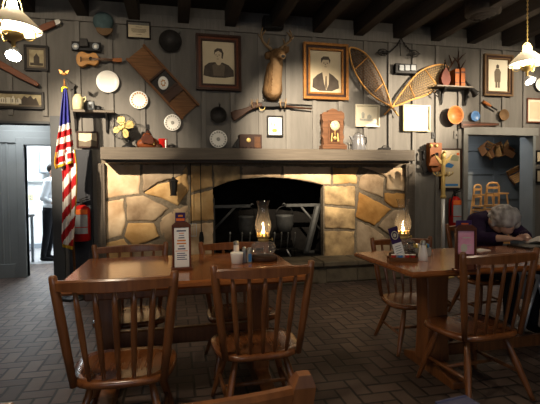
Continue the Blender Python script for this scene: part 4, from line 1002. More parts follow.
tube(b, [p0.lerp(p1, i/N) for i in range(N+1)], [.014+.05*(i/N)**2.2 for i in range(N+1)], 16); obj('bell', b, 'charcoal', h.o)
b = BM(); tube(b, [h.q3(462.5, 81, .1), h.q3(461.5, 77.5, .1), h.q3(465, 77.5, .1), p0], .008, 8); obj('crook', b, 'charcoal', h.o)
h = Hang('black_bracket', 'black iron bracket hook at left end of the right shelf', 'hook', 432, 93)
b = BM(); tube(b, [h.q3(440, 88, .03), h.q3(434, 91, .05), h.q3(430, 95, .07), h.q3(428, 92, .08)], [.012, .01, .008, .005], 8); tube(b, [h.q3(433, 92, .05), h.q3(438, 97, .05)], .008, 6); obj('hook', b, 'iron', h.o); b = BM(); box(b, h.q3(440, 88, .015), (.03, .03, .05)); obj('mount', b, 'iron', h.o)
# ------------------------------------------------------------------ wall phone, switches, extinguishers, poles
h = Hang('wall_telephone', 'antique wooden wall telephone with two bells beside the fireplace', 'telephone', 432.5, 157)
b = BM(); prism(b, h.poly([(428, 143), (440, 143), (440, 159), (439, 169), (437, 172), (431, 172), (429.5, 169), (428, 163)], .05), -.1, 0, bev=.006); bd = obj('case', b, 'phonewood', h.o)
for u in (430.8, 436.2):
    b = BM(); c_ = h.q3(u, 145.8, .1); lathe(b, [(.026, 0), (.024, .014), (.012, .024), (.001, .026)], 18, T=X(0, (PI/2, 0, 0), (c_.x, -.1, c_.z))); obj('bell', b, 'brass', bd)
b = BM(); c_ = h.q3(433.5, 155, .1); lathe(b, [(.014, 0), (.014, .05), (.03, .085), (.026, .085), (.001, .06)], 18, T=X(0, (PI/2, 0, 0), (c_.x, -.1, c_.z))); obj('mouthpiece', b, 'black', h.o)
b = BM(); prism(b, h.poly([(428.5, 163), (438.5, 163), (439.5, 166), (428, 166)], .12), -.15, -.1, bev=.004); obj('writing_shelf', b, 'phonewood', bd)
b = BM(); c_ = h.q3(424, 152, .06); lathe(b, [(.018, 0), (.02, .02), (.014, .07), (.016, .1), (.032, .13), (.03, .135), (.001, .132)], 16, T=X(0, (0, 0, 0), (c_.x-.012, -.06, c_.z-.12))); obj('receiver', b, 'black', h.o)
b = BM(); tube(b, [h.q3(423.5, 158, .06), h.q3(421.8, 166, .04), h.q3(424, 174, .03), h.q3(428, 171, .02)], .006, 6); obj('cord', b, 'black', h.o)
def switch(label, u0, v0, u1, v1, m):
    h = Hang('switch_plate', label, 'switch plate', (u0+u1)/2, (v0+v1)/2, 'small plates on the wall', Y=BY)
    b = BM(); prism(b, h.poly([(u0, v0), (u1, v0), (u1, v1), (u0, v1)]), -.012, 0, bev=.002); obj('plate', b, m, h.o)
    b = BM(); box(b, (0, -.016, 0), (.012, .012, .026)); obj('toggle', b, 'charcoal', h.o)
switch('black switch plate above the wall telephone', 431.5, 132.3, 434.8, 138.6, 'black')
switch('grey plate left of the doorway trim', 453.6, 131, 458.2, 139, 'batten')
switch('black plate above the leather bag on the mantel', 143.4, 124.5, 149, 133.8, 'charcoal')
def exting(label, u, vt, vb, Y=WY-.1, r=.085):
    p = at(u, (vt+vb)/2, Y); top = at(u, vt, Y).z; bot = at(u, vb, Y).z; hh = top-bot
    t = thing('fire_extinguisher', label, 'fire extinguisher', (p.x, Y, bot), group='red fire extinguishers')
    b = BM(); lathe(b, [(r*.8, 0), (r, .012), (r, hh*.72), (r*.85, hh*.78), (r*.35, hh*.84), (.001, hh*.84)], 28); cy = obj('cylinder', b, 'red', t)
    b = BM(); n = 9
    for (z0, z1, mi) in ((.18, .32, 1), (.34, .62, 1), (.63, .74, 0)):
        vs = [[b.verts.new((r*1.012*math.cos(a), r*1.012*math.sin(a), hh*z)) for a in [-PI*.78+PI*.56*k/n for k in range(n+1)]] for z in (z0, z1)]
        for k in range(n): f = b.faces.new((vs[0][k], vs[0][k+1], vs[1][k+1], vs[1][k])); f.material_index = mi
    obj('label_band', b, ['orlabel', 'greylabel'], cy)
    b = BM(); tube(b, [(0, 0, hh*.83), (0, 0, hh*.91)], .018, 10); prism(b, [(-.02, hh*.9), (.09, hh*.96), (.09, hh*.985), (-.02, hh*.94)], -.012, .012); prism(b, [(-.02, hh*.94), (.08, hh*1.02), (.08, hh*1.04), (-.03, hh*.97)], -.01, .01); obj('valve_lever', b, 'charcoal', t)
    b = BM(); tube(b, [(-.02, -.02, hh*.9), (-.07, -.05, hh*.9), (-r*1.1, -.04, hh*.7), (-r*1.08, -.03, hh*.35)], .01, 8); obj('hose', b, 'black', t)
    b = BM(); bx2(b, (-.02, r*.8, hh*.3), (.02, WY-Y, hh*.7)); obj('wall_hook', b, 'charcoal', t)
exting('red fire extinguisher on the dark wall just right of the flag', 82, 198, 241, r=.098)
exting('red fire extinguisher on the wall below the map poster', 455, 190, 229, r=.088)
# flag pole
fb = on(76, 298, 0); fy = fb.y; ftp = at(64.5, 76, fy)
t = thing('flag_on_pole', 'American flag with gold fringe drooping from a tall indoor pole', 'flag', fb)
L_ = lambda u, v, o=0: at(u, v, fy-o)-fb
b = BM(); lathe(b, [(.17, 0), (.17, .012), (.12, .03), (.03, .05), (.025, .09), (.001, .09)], 28); obj('base', b, 'charcoal', t)
b = BM(); tube(b, [Vector((0, 0, .05)), L_(64.6, 84)], .014, 12); obj('pole', b, 'midwood', t)
b = BM(); c_ = L_(64.2, 80); tube(b, [L_(64.6, 86), L_(64.3, 79)], [.01, .007], 8); ell(b, L_(64.2, 74), (.03, .014, .018)); 
for s in (-1, 1): prism(b, [(c_.x, c_.z+.07), (c_.x+s*.02, c_.z+.1), (c_.x+s*.055, c_.z+.115), (c_.x+s*.04, c_.z+.07)], c_.y-.006, c_.y+.006)
obj('finial', b, 'gold', t)
b = BM(); ell(b, L_(64.8, 88.4), (.036, .03, .02)); tube(b, [L_(62.6, 88.5, .03), L_(62, 92, .03)], .008, 6); obj('yellow_tassel', b, 'yellow', t)
# upper drape: rows of (v, u_left, u_right)
up_rows = [(88, 63.5, 66.5), (96, 62.5, 68), (105, 61.2, 69.2), (115, 60.2, 70), (125, 59.5, 70.8), (135, 57.5, 72), (145, 56.2, 73.2), (155, 54.6, 74.2), (161, 54, 74.8), (166, 55.5, 74.5)]
lo_rows = [(150, 60, 75), (165, 61.5, 77), (180, 62.5, 77.2), (195, 62.6, 76.6), (210, 62.2, 75.6), (225, 61.8, 74.5), (238, 61.4, 73.4), (247, 62.5, 72.5)]
def interp(rows, v):
    for a, c in zip(rows, rows[1:]):
        if a[0] <= v <= c[0]:
            k = (v-a[0])/(c[0]-a[0]); return a[1]+(c[1]-a[1])*k, a[2]+(c[2]-a[2])*k
    return rows[-1][1:]
def drape(name, rows, off, matf, ph_, hem, folds=2.5, amp=.03):
    b = BM(); nv, nu = 90, 26; g = []
    v0, v1 = rows[0][0], rows[-1][0]
    for i in range(nv+1):
        v = v0+(v1-v0)*i/nv; a, c = interp(rows, v); row = []
        for j in range(nu+1):
            s = j/nu; u = a+(c-a)*s; vv = v+hem(s)*(i/nv)**2
            row.append(b.verts.new(L_(u, vv, off+amp*math.sin(s*folds*2*PI+ph_+v*.01))))
        g.append(row)
    for i in range(nv):
        for j in range(nu):
            f = b.faces.new((g[i][j], g[i][j+1], g[i+1][j+1], g[i+1][j])); f.smooth = True
            v = v0+(v1-v0)*(i+.5)/nv; f.material_index = matf((j+.5)/nu, v)
    o = obj(name, b, ['flagblue', 'flagred', 'flagwhite', 'fringe'], t)
    sd = o.modifiers.new('thickness', 'SOLIDIFY'); sd.thickness = .004
    return o
def m_up(s, v):
    if v > 163.4 or (v > 150 and s < .07): return 3
    w = v + s*2.2
    if w < 125.5: return 0
    return 2 if int((w-125.5)/6.2) % 2 == 0 else 1
def m_lo(s, v):
    if v > 243.5 or s > .93 and v < 212: return 3
    w = v + s*20
    return 1 if int((w-150)/10.5) % 2 == 0 else 2
drape('flag_cloth', up_rows, .05, m_up, .4, lambda s: -7*s+3)
drape('flag_tail', lo_rows, .02, m_lo, 1.2, lambda s: 3*s, 2, .02)
# brass pole at right
bp_ = at(443, 262, 5.3); bp_.z = 0
t = thing('coat_stand', 'tall brass pole with hooked ornate top in front of the map poster', 'coat stand', bp_)
Lb = lambda u, v, o=0: at(u, v, 5.3-o)-bp_
zt = Lb(442, 158).z
b = BM(); lathe(b, [(.15, 0), (.15, .015), (.1, .04), (.04, .06), (.001, .06)], 24); obj('base', b, 'brass', t)
b = BM(); lathe(b, [(.026, .05), (.026, 1.08)], 16); obj('lower_pole', b, 'palemetal', t)
b = BM(); lathe(b, [(.026, 1.08), (.038, 1.09), (.04, 1.11), (.028, 1.13), (.028, 1.14), (.028, zt), (.001, zt)], 16); obj('pole', b, 'brass', t)
b = BM()
zc = Lb(442, 174).z
for k in range(6):
    a = k*PI/3+.3; dv = Vector((math.cos(a), math.sin(a), 0))
    tube(b, [dv*.018+Vector((0, 0, zc)), dv*.07+Vector((0, 0, zc-.03)), dv*.12+Vector((0, 0, zc)), dv*.125+Vector((0, 0, zc+.03))], [.008, .008, .007, .009], 8)
obj('lower_hooks', b, 'brass', t)
b = BM()
for s in (-1, 1):
    prism(b, [(0, zt-.06), (s*.05, zt-.02), (s*.13, zt+.05), (s*.12, zt+.01), (s*.06, zt-.07), (0, zt-.12)], -.01, .01, bev=.003)
ell(b, (0, 0, zt+.02), (.04, .03, .06)); ell(b, (.0, -.02, zt+.08), (.02, .025, .02)); obj('ornate_top', b, 'brass', t)
# ------------------------------------------------------------------ mantel things
def onm(u, Y=5.62): p = at(u, 150, Y); return Vector((p.x, Y, mz))
t = thing('desk_fan', 'antique desk fan with brass blades in a wire cage on the mantel', 'fan', onm(129))
Lf = lambda u, v, o=0: at(u, v, 5.62-o)-t.location
b = BM(); lathe(b, [(.085, 0), (.09, .01), (.08, .03), (.045, .045), (.035, .07), (.001, .07)], 24); obj('base', b, 'black', t)
fc = Lf(123.5, 127, .03); ang = .35
b = BM(); tube(b, [(0, 0, .06), (.0, .02, .1), fc+Vector((.03, .04, 0))], [.02, .018, .02], 10); lathe(b, [(.03, 0), (.055, .02), (.06, .07), (.04, .12), (.001, .125)], 20, T=X(0, (-PI/2, 0, -.35), (fc.x, fc.y+.02, fc.z))); obj('motor', b, 'black', t)
RT_ = Matrix.Translation(fc) @ Matrix.Rotation(-.35, 4, 'Z')
b = BM()
for k in range(4):
    a = k*PI/2+.35; bb = BM(); pl = [(.015, -.012), (.05, -.042), (.11, -.05), (.14, -.02), (.135, .025), (.09, .05), (.03, .022)]
    prism(bb, pl, -.004, .004, T=Matrix.Rotation(-a, 4, 'Y') @ Matrix.Rotation(.4, 4, 'X')); merge(b, bb)
lathe(b, [(.02, -.02), (.022, .01), (.012, .025), (.001, .025)], 16, T=X(0, (PI/2, 0, 0)))
bmesh.ops.transform(b, matrix=RT_, verts=b.verts); obj('blades', b, 'fanblade', t)
b = BM()
for r_, y_ in ((.15, -.04), (.155, 0), (.15, .04), (.05, -.055)): tube(b, [(r_*math.cos(2*PI*k/32), y_, r_*math.sin(2*PI*k/32)) for k in range(32)], .0028, 5, closed=True)
for k in range(12):
    a = 2*PI*k/12; c_, s_ = math.cos(a), math.sin(a); tube(b, [(.05*c_, -.055, .05*s_), (.1*c_, -.055, .1*s_), (.15*c_, -.04, .15*s_), (.157*c_, 0, .157*s_), (.15*c_, .04, .15*s_), (.06*c_, .06, .06*s_)], .002, 5)
bmesh.ops.transform(b, matrix=RT_, verts=b.verts); obj('wire_cage', b, 'charcoal', t)
t = thing('leather_bag', 'brown leather saddle bag slumped beside the fan on the mantel', 'bag', onm(148))
b = BM(); 
capsule(b, [(-.08, 0, .055), (0, 0, .09), (.065, 0, .07)], [.055, .085, .066]); ell(b, (-.01, 0, .15), (.055, .045, .05)); ell(b, (0, 0, .03), (.12, .06, .03))
remeshed('body', b, 'bagleather', t, .009, 5)
b = BM(); prism(b, [(-.08, .12), (-.02, .18), (.06, .15), (.08, .07), (.05, .05), (-.06, .06)], -.092, -.08, bev=.003); obj('flap', b, 'leather', t)
b = BM(); tube(b, [(-.03, -.02, .18), (.0, -.02, .22), (.04, -.02, .17)], .008, 8); obj('handle', b, 'leather', t); b = BM(); box(b, (.075, -.068, .06), (.016, .008, .04)); obj('buckle', b, 'brass', t)
t = thing('leather_pouch', 'small dark brown pouch between the bag and the red can', 'pouch', onm(158.5, 5.6))
b = BM(); ell(b, (0, 0, .026), (.05, .04, .03)); ell(b, (.02, 0, .04), (.02, .02, .02)); remeshed('body', b, 'dkwood', t, .008, 4); b = BM(); tube(b, [(-.03, -.03, .05), (0, -.045, .045), (.03, -.03, .05)], .004, 6); obj('strap', b, 'leather', t)
t = thing('red_can', 'bright red can with white stripe on the mantel', 'can', onm(163, 5.65))
b = BM(); lathe(b, [(.05, 0), (.056, .004), (.056, .12), (.058, .125), (.05, .128), (.045, .118), (.001, .118)], 28); cy = obj('can', b, 'red', t)
b = BM(); bx2(b, (.028, -.052, .012), (.042, -.04, .11), bev=0); obj('paper_label', b, 'white', cy)
t = thing('iron_kettle', 'small dark iron pot right of the red can', 'pot', onm(172, 5.66))
b = BM(); lathe(b, [(.025, 0), (.036, .01), (.038, .03), (.028, .05), (.012, .056), (.001, .062)], 20); obj('pot', b, 'iron', t); b = BM(); tube(b, [(.034*math.cos(PI*k/8), 0, .04+.03*math.sin(PI*k/8)) for k in range(9)], .003, 5); obj('handle', b, 'iron', t)
t = thing('table_radio', 'brown wooden box radio with round dial on the mantel', 'radio', onm(250, 5.63))
Lr = lambda u, v, o=0: at(u, v, 5.63-o)-t.location
x0, x1, zt_ = Lr(239.5, 140, .07).x, Lr(262, 140, .07).x, Lr(250, 134.3, .07).z
b = BM(); bx2(b, (x0, -.07, 0), (x1, .09, zt_), bev=.006); cs_ = obj('case', b, 'dkframe', t)
b = BM(); c_ = Lr(248.5, 140.2, .07); lathe(b, [(.03, 0), (.03, .008), (.02, .01), (.001, .01)], 20, T=X(0, (PI/2, 0, 0), (c_.x, -.07, c_.z))); obj('dial', b, 'brass', cs_)
b = BM(); 
for k in range(5): u = 255+1.2*k; p = Lr(u, 140, .07); bx2(b, (p.x-.004, -.074, .02), (p.x+.004, -.068, zt_-.03), bev=0)
obj('speaker_slats', b, 'midwood', cs_)
for u in (243, 246, 251, 254):
    b = BM(); c_ = Lr(u, 145, .07); lathe(b, [(.008, 0), (.007, .012), (.001, .012)], 10, T=X(0, (PI/2, 0, 0), (c_.x, -.07, .022))); obj('knob', b, 'black', cs_)
t = thing('leather_case', 'black wedge-shaped case leaning at left of the radio', 'case', onm(236, 5.63))
b = BM(); prism(b, [(-.075, 0), (.05, 0), (.05, .15), (.03, .15)], -.05, .05, bev=.006); obj('body', b, 'charcoal', t); b = BM(); box(b, (-.02, -.053, .05), (.012, .008, .04)); obj('clasp', b, 'greyiron', t)
# mantel clock
t = thing('mantel_clock', 'carved wooden mantel clock with white dial and brass pendulum', 'clock', onm(334.5, 5.64))
Lc = lambda u, v, o=.05: ((at(u, v, 5.64-o)-t.location).x, max(0, (at(u, v, 5.64-o)-t.location).z))
b = BM(); prism(b, [Lc(322, 145), Lc(346.5, 145.3), Lc(346.5, 149.5), Lc(322, 149)], -.08, .07, bev=.005); prism(b, [Lc(323.5, 143.5), Lc(345, 143.8), Lc(345, 146), Lc(323.5, 146)], -.07, .065, bev=.004); obj('plinth', b, 'clockwood', t)
b = BM(); prism(b, [Lc(*p) for p in ((324, 144), (324, 139), (322.6, 136), (324, 132), (323, 127), (324, 122), (322.8, 119), (322.5, 113.5), (325, 111.5), (328, 112), (329.5, 109.5), (333, 108), (337, 109), (339, 111), (342, 110.5), (344.8, 113), (345.3, 117), (344, 121), (344.6, 127), (343.5, 132), (345, 137), (344, 140), (344, 144))], -.03, .06, bev=.004); obj('case', b, 'clockwood', t)
b = BM(); 
q0, q1, q2, q3 = Lc(328.5, 119.5), Lc(340.5, 119.8), Lc(340.5, 143.5), Lc(328.5, 143.2); prism(b, [q0, q1, q2, q3], -.055, -.03, bev=.003); dr = obj('door', b, 'clockwood', t)
b = BM(); prism(b, [Lc(329.8, 121), Lc(339.4, 121.2), Lc(339.4, 142), Lc(329.8, 141.8)], -.058, -.054); obj('glass_back', b, 'dkwood', dr)
b = BM(); c_ = Lc(334.7, 125.8); lathe(b, [(.066, 0), (.066, .006), (.001, .006)], 28, T=X(0, (PI/2, 0, 0), (c_[0], -.057, c_[1]))); dl = obj('dial', b, 'cream', t)
b = BM()
for k in range(12):
    a = k*PI/6; box(b, (c_[0]+.05*math.sin(a), -.0645, c_[1]+.05*math.cos(a)), (.004, .002, .014), rot=(0, a, 0), bev=0)
tube(b, [(c_[0], -.067, c_[1]), (c_[0]+.018, -.067, c_[1]+.022)], .003, 5); tube(b, [(c_[0], -.067, c_[1]), (c_[0]-.012, -.067, c_[1]+.04)], .002, 5); obj('numerals_and_hands', b, 'black', dl)
b = BM(); p_ = Lc(334.7, 138); tube(b, [(c_[0], -.062, c_[1]-.06), (p_[0], -.062, p_[1])], .004, 6); lathe(b, [(.026, 0), (.022, .008), (.001, .009)], 20, T=X(0, (PI/2, 0, 0), (p_[0], -.06, p_[1]))); prism(b, [Lc(330.5, 141.5), Lc(331.5, 133), Lc(332.3, 133), Lc(332, 141.5)], -.0605, -.058); prism(b, [Lc(337.2, 141.5), Lc(336.8, 133), Lc(337.8, 133), Lc(339, 141.5)], -.0605, -.058); obj('pendulum', b, 'brass', t)
t = thing('coffee_pot', 'grey metal coffee pot with spout right of the clock', 'coffee pot', onm(358.5, 5.62))
b = BM(); lathe(b, [(.098, 0), (.1, .006), (.088, .12), (.072, .2), (.074, .207), (.05, .222), (.015, .23), (.012, .245), (.001, .248)], 28); obj('body', b, 'enamel', t)
b = BM(); prism(b, [(-.085, .12), (-.135, .2), (-.12, .205), (-.07, .17)], -.018, .018, bev=.004); obj('spout', b, 'enamel', t)
b = BM(); tube(b, [(.075, 0, .19), (.115, 0, .185), (.12, 0, .12), (.09, 0, .06)], .009, 8); obj('handle', b, 'black', t); b = BM(); tube(b, [(-.07*math.cos(PI*k/8), 0, .2+.05*math.sin(PI*k/8)) for k in range(9)], .003, 5); obj('bail', b, 'charcoal', t)
t = thing('creamer_pitcher', 'small metal pitcher tilted left of the coffee pot', 'pitcher', onm(349.5, 5.7))
b = BM(); lathe(b, [(.02, 0), (.024, .004), (.014, .06), (.018, .09), (.03, .11), (.024, .112), (.001, .1)], 18); obj('body', b, 'steel', t); b = BM(); tube(b, [(.02, 0, .1), (.045, 0, .08), (.016, 0, .045)], .004, 6); obj('handle', b, 'steel', t)
t = thing('flat_iron', 'low black iron tool lying at right end of the mantel', 'iron', onm(383.5, 5.5))
b = BM(); prism(b, [(-.09, 0), (.1, 0), (.1, .03), (.05, .042), (-.06, .03)], -.03, .03, bev=.005); obj('body', b, 'iron', t); b = BM(); tube(b, [(-.03, 0, .03), (.0, 0, .058), (.07, 0, .058), (.09, 0, .03)], .007, 8); obj('handle', b, 'iron', t)
# ------------------------------------------------------------------ lantern and fire tools under the mantel
lp = at(173.5, 187, 5.62)
t = thing('hanging_lantern', 'small dark lantern hanging under the mantel against the stones', 'lantern', lp)
b = BM(); tube(b, [(0, 0, mzb-.03-lp.z), (0, 0, .12)], .004, 6); obj('hook', b, 'iron', t)
b = BM(); lathe(b, [(.012, .125), (.02, .11), (.06, .08), (.064, .07), (.05, .065)], 6, smooth=False); obj('roof', b, 'iron', t)
b = BM(); lathe(b, [(.038, -.1), (.052, .066), (.046, .066), (.034, -.096)], 6, smooth=False); lathe(b, [(.044, -.112), (.044, -.098), (.001, -.098)], 6, smooth=False); obj('cage', b, 'charcoal', t)
def firetool(name, label, u, v1, kind, m):
    p = at(u, 175, 5.70); z1 = at(u, v1, 5.70).z-p.z
    t = thing(name, label, 'fire tool', p, group='long fire tools hanging on the stones')
    b = BM(); tube(b, [(0, 0, mzb-.03-p.z), (0, 0, z1)], .006, 8); obj('rod', b, 'charcoal', t)
    if kind == 'grid':
        b = BM(); w = .065
        for zz in (0, -.16): tube(b, [(-w, 0, z1+zz), (w, 0, z1+zz)], .006, 6)
        for xx in (-w, -w/2, 0, w/2, w): tube(b, [(xx, 0, z1), (xx, 0, z1-.16)], .005 if abs(xx) == w else .0025, 6)
        obj('wire_grill', b, 'palemetal', t)
    else:
        b = BM(); prism(b, [(-.02, z1), (.02, z1), (.032, z1-.08), (.028, z1-.14), (-.028, z1-.14), (-.032, z1-.08)], -.006, .006, bev=.002); obj('blade', b, 'charcoal', t)
firetool('grill_fork', 'long rod with a pale wire grill at its end, left of the two fire tools', 190.5, 224, 'grid', 'palemetal')
firetool('fire_shovel', 'long dark fire shovel, right of the two rods on the stones', 200.5, 232, 'sh', 'charcoal')
# ------------------------------------------------------------------ fireplace irons
CY = 6.05
def crane(label, uw, ut, v, ub, vb, um):
    p = at(uw, v, CY); t = thing('fireplace_crane', label, 'crane', (p.x, CY, hz), group='iron pot cranes in the firebox')
    Lx_ = lambda u, v_: at(u, v_, CY)-t.location
    e = Lx_(ut, v)
    b = BM(); bx2(b, (min(0, e.x), -.02, e.z-.022), (max(0, e.x), .02, e.z+.022)); sg = 1 if e.x > 0 else -1
    tube(b, [e, e+Vector((sg*.03, 0, .03)), e+Vector((sg*.055, 0, .02))], [.014, .012, .006], 8); obj('arm', b, 'greyiron', t)
    b = BM(); bx2(b, (-.025, -.025, 0), (.025, .025, e.z+.12)); obj('upright', b, 'greyiron', t)
    q = Lx_(um, v+1); bt = Lx_(ub, vb); b = BM(); tube(b, [Vector((0, 0, max(bt.z, .1))), Vector((q.x, 0, e.z))], .018, 6); obj('brace', b, 'greyiron', t)
    return at(ut, v, CY)
crane('iron pot crane on the left side of the firebox', 213, 250, 206, 214, 230, 236)
crane('iron pot crane on the right side of the firebox', 322, 286, 205.5, 325, 232, 300)
def pot(label, u, vt, vb, w, name='iron_pot'):
    p = at(u, vt, CY); zb = at(u, vb, CY).z-p.z; t = thing(name, label, 'pot', p, group='iron pots on the cranes'); r = w*6.0/432
    b = BM(); lathe(b, [(r*.45, zb), (r*.75, zb+.015), (r*.95, zb*.55), (r*.92, -.03), (r, 0), (r*.93, 0), (r*.85, -.03), (r*.7, zb+.03), (.001, zb+.025)], 28); obj('pot', b, 'greyiron', t)
    b = BM(); zt2 = at(u, 206, CY).z-p.z; tube(b, [(r*.95*math.cos(PI*k/10), 0, (zt2)*math.sin(PI*k/10)**.8) for k in range(11)], .006, 6); obj('bail', b, 'charcoal', t)
    return t
pot('iron kettle hanging from the left crane behind the oil lamp', 246.5, 216, 236, 8.6, 'iron_kettle')
pot('wide iron pot hanging from the right crane', 284.5, 215, 232, 9.6)
p = at(308, 246, 5.95)
t = thing('timber_prop', 'thick weathered timber leaning diagonally at right of the firebox', 'timber', (p.x, 5.95, hz))
q = at(318, 206, 5.95)-t.location
b = BM(); tube(b, [Vector((-.02, 0, .045)), q], .05, 8, smooth=False); obj('post', b, 'greyiron', t)
b = BM(); tube(b, [Vector((-.07, 0, .03)), Vector((.09, 0, .03))], .028, 8); obj('foot', b, 'greyiron', t)
gp = at(262, 250, 6.0); gp.z = hz
t = thing('fire_grate', 'iron fire grate with a row of upright steel-knobbed prongs', 'grate', gp)
b = BM()
for yy in (-.14, .1): tube(b, [(-.5, yy, .1), (.5, yy, .1)], .012, 8)
for k in range(9): tube(b, [(-.44+.11*k, -.14, .1), (-.44+.11*k, .14, .1)], .01, 8)
for xx in (-.45, .45):
    for yy in (-.13, .1): tube(b, [(xx, yy, .1), (xx, yy, 0)], .012, 8)
obj('bars', b, 'charcoal', t)
for u in (229, 241, 249, 273.5, 280.5, 287, 294):
    pu = at(u, 244, 5.86)-gp; pv = at(u+1.2, 234, 5.84)-gp
    b = BM(); tube(b, [Vector((pu.x, -.14, .1)), Vector((pv.x, -.16, pv.z))], .009, 8); pg_ = obj('prong', b, 'greyiron', t)
    b = BM(); ell(b, (pv.x, -.16, pv.z+.01), (.012, .012, .02), seg=10); obj('knob', b, 'steel', pg_)
b = BM(); p0 = at(287, 244, 5.82)-gp; tube(b, [Vector((p0.x, -.16, .1)), Vector((p0.x+.05, -.18, 0))], .012, 8); obj('front_leg', b, 'palemetal', t)
for k in range(3):
    l_ = thing('log', ['charred log at the back of the grate', 'charred log at the front of the grate', 'charred log on top of the other two'][k], 'log', gp+Vector((0, 0, .11)), group='charred logs on the grate')
    b = BM(); yy, zz, xx = ((.07, .055, -.1), (-.07, .055, .12), (0, .15, 0))[k]; tube(b, [(xx-.3, yy, zz), (xx-.1, yy+.01, zz+.006), (xx+.1, yy-.01, zz), (xx+.3, yy, zz+.004)], [.05, .056, .052, .05], 10); obj('bark', b, 'soot', l_)
    b = BM(); ell(b, (xx+.3, yy, zz+.004), (.004, .045, .045), seg=10); obj('cut_end', b, 'dkwood', l_)
# ------------------------------------------------------------------ pendants, ceiling vent
def pendant(label, u, vr, rpx, Y, vtop):
    p = at(u, vr, Y); t = thing('pendant_lamp', label, 'pendant lamp', p, group='oil-lamp style pendants')
    k = 1.0
    b = BM(); n = 20; pr = [(.045, .15), (.09, .118), (.15, .06), (.205, .0), (.21, -.006)]
    lathe(b, pr+[(r-.004, z-.004) for r, z in pr[::-1]], 36, cap=False); obj('shade', b, 'shadewhite', t)
    b = BM(); pr = [(.036, .17), (.04, .13), (.042, .1), (.06, .05), (.07, .02), (.066, -.005), (.045, -.02)]
    lathe(b, [(.001, .211), (.03, .21), (.033, .19)]+pr, 24); obj('lit_globe', b, 'bulb', t)
    b = BM(); lathe(b, [(.04, -.02), (.07, -.03), (.075, -.05), (.06, -.075), (.03, -.09), (.015, -.1), (.013, -.17), (.001, -.17)], 24); obj('font', b, 'brass', t)
    b = BM(); tube(b, [(.07*math.cos(a), 0, .16+.09*math.sin(a)) for a in [PI*k2/10 for k2 in range(11)]], .006, 8)
    for s in (-1, 1): tube(b, [(s*.07, 0, .16), (s*.075, 0, .12)], .006, 6)
    obj('brass_bow', b, 'brass', t)
    for a0 in (0, 2*PI/3, 4*PI/3):
        b = BM(); c_, s_ = math.cos(a0+.3), math.sin(a0+.3); tube(b, [((.11+.045*math.cos(q))*c_, (.11+.045*math.cos(q))*s_, -.03+.05*math.sin(q)) for q in [2*PI*j/14 for j in range(14)]], .005, 6, closed=True)
        tube(b, [(.155*c_, .155*s_, -.02), (.2*c_, .2*s_, .0)], .005, 6); obj('scroll_arm', b, 'brass', t)
    b = BM(); lathe(b, [(.026, 0), (.04, -.025), (.066, -.075), (.061, -.077)], 20, T=X(0, (-.6, 0, 0), (.01, 0, -.16))); sp2 = obj('spot_cup', b, 'palemetal', t)
    b = BM(); lathe(b, [(.061, -.072), (.04, -.084), (.001, -.09)], 20, T=X(0, (-.6, 0, 0), (.01, 0, -.16))); obj('lit_lens', b, 'bulb', sp2)
    b = BM(); chain(b, [Vector((0, 0, .25)), Vector((0, 0, CZ-p.z-.02))], int((CZ-p.z-.25)/.026), .0035, .016); obj('chain', b, 'brass', t)
    b = BM(); lathe(b, [(.05, CZ-p.z-.03), (.055, CZ-p.z), (.001, CZ-p.z)], 18); obj('ceiling_rose', b, 'brass', t)
    return t
pendant('brass pendant lamp with white shade glowing at top left corner', 13, 28.5, 26, 3.75, 8)
pendant('brass pendant lamp with white shade glowing on the right', 527, 63.5, 16.5, 4.45, 50)
vp = at(484, 16, 4.35)
vp = on(483, 14, 3.40)
t = thing('ceiling_vent', 'round louvred ceiling vent at upper right', 'vent', (vp.x, vp.y, 3.40))
b = BM()
for r0, z0 in ((.2, 0), (.15, -.02), (.1, -.035), (.055, -.045)): lathe(b, [(r0, z0), (r0-.035, z0-.03), (r0-.04, z0-.027), (r0-.01, z0+.004)], 32, cap=False)
obj('louvres', b, 'joist', t)
b = BM(); lathe(b, [(.2, .0), (.21, .0), (.21, .22), (.19, .22)], 32); obj('duct', b, 'joist', t)
# ------------------------------------------------------------------ high chairs in the alcove
hc = thing('high_chair', 'x', 'high chair', (0, 0, 0), group='wooden high chairs stacked in the alcove')
for sx in (-1, 1):
    for sy in (-1, 1):
        b = BM(); p0 = Vector((sx*.2, sy*.2, 0)); p1 = Vector((sx*.13, sy*.13, .72)); tube(b, [p0, p1], .017, 4, smooth=False); obj('leg', b, 'hcwood', hc)
b = BM(); bx2(b, (-.16, -.15, .50), (.16, .15, .525)); obj('seat', b, 'hcwood', hc)
for z, w in ((.1, .187), (.22, .172), (.34, .157), (.44, .15)):
    b = BM()
    for s in (-1, 1): bx2(b, (-w, s*w-.01, z-.014), (w, s*w+.01, z+.014)); bx2(b, (s*w-.01, -w, z-.014), (s*w+.01, w, z+.014))
    obj('rung', b, 'hcwood', hc)
b = BM(); 
for s in (-1, 1): bx2(b, (s*.13-.015, .1, .5), (s*.13+.015, .13, .8))
tube(b, [(-.13, .115, .78), (-.13, .115, .84), (-.09, .115, .885), (0, .115, .895), (.09, .115, .885), (.13, .115, .84), (.13, .115, .78)], .018, 6)
bx2(b, (-.13, .105, .79), (.13, .125, .83)); bx2(b, (-.13, .105, .66), (.13, .125, .70)); obj('backrest', b, 'hcwood', hc)
b = BM(); 
for s in (-1, 1): bx2(b, (s*.15-.012, -.15, .7), (s*.15+.012, .13, .725))
bx2(b, (-.16, -.16, .7), (.16, -.13, .725)); obj('arm_rail', b, 'hcwood', hc)
h1 = at(482, 210, 6.52); h2 = at(496.5, 210, 6.12)
hc.scale = (.82, .82, .96); hc.location = (h1.x, 6.52, 0); hc.rotation_euler = (0, 0, .3); hc['label'] = 'bottom wooden high chair of the left stack in the alcove'
dup(hc, (h1.x+.01, 6.52, .41), (0, 0, .34), 'upper wooden high chair of the left stack in the alcove')
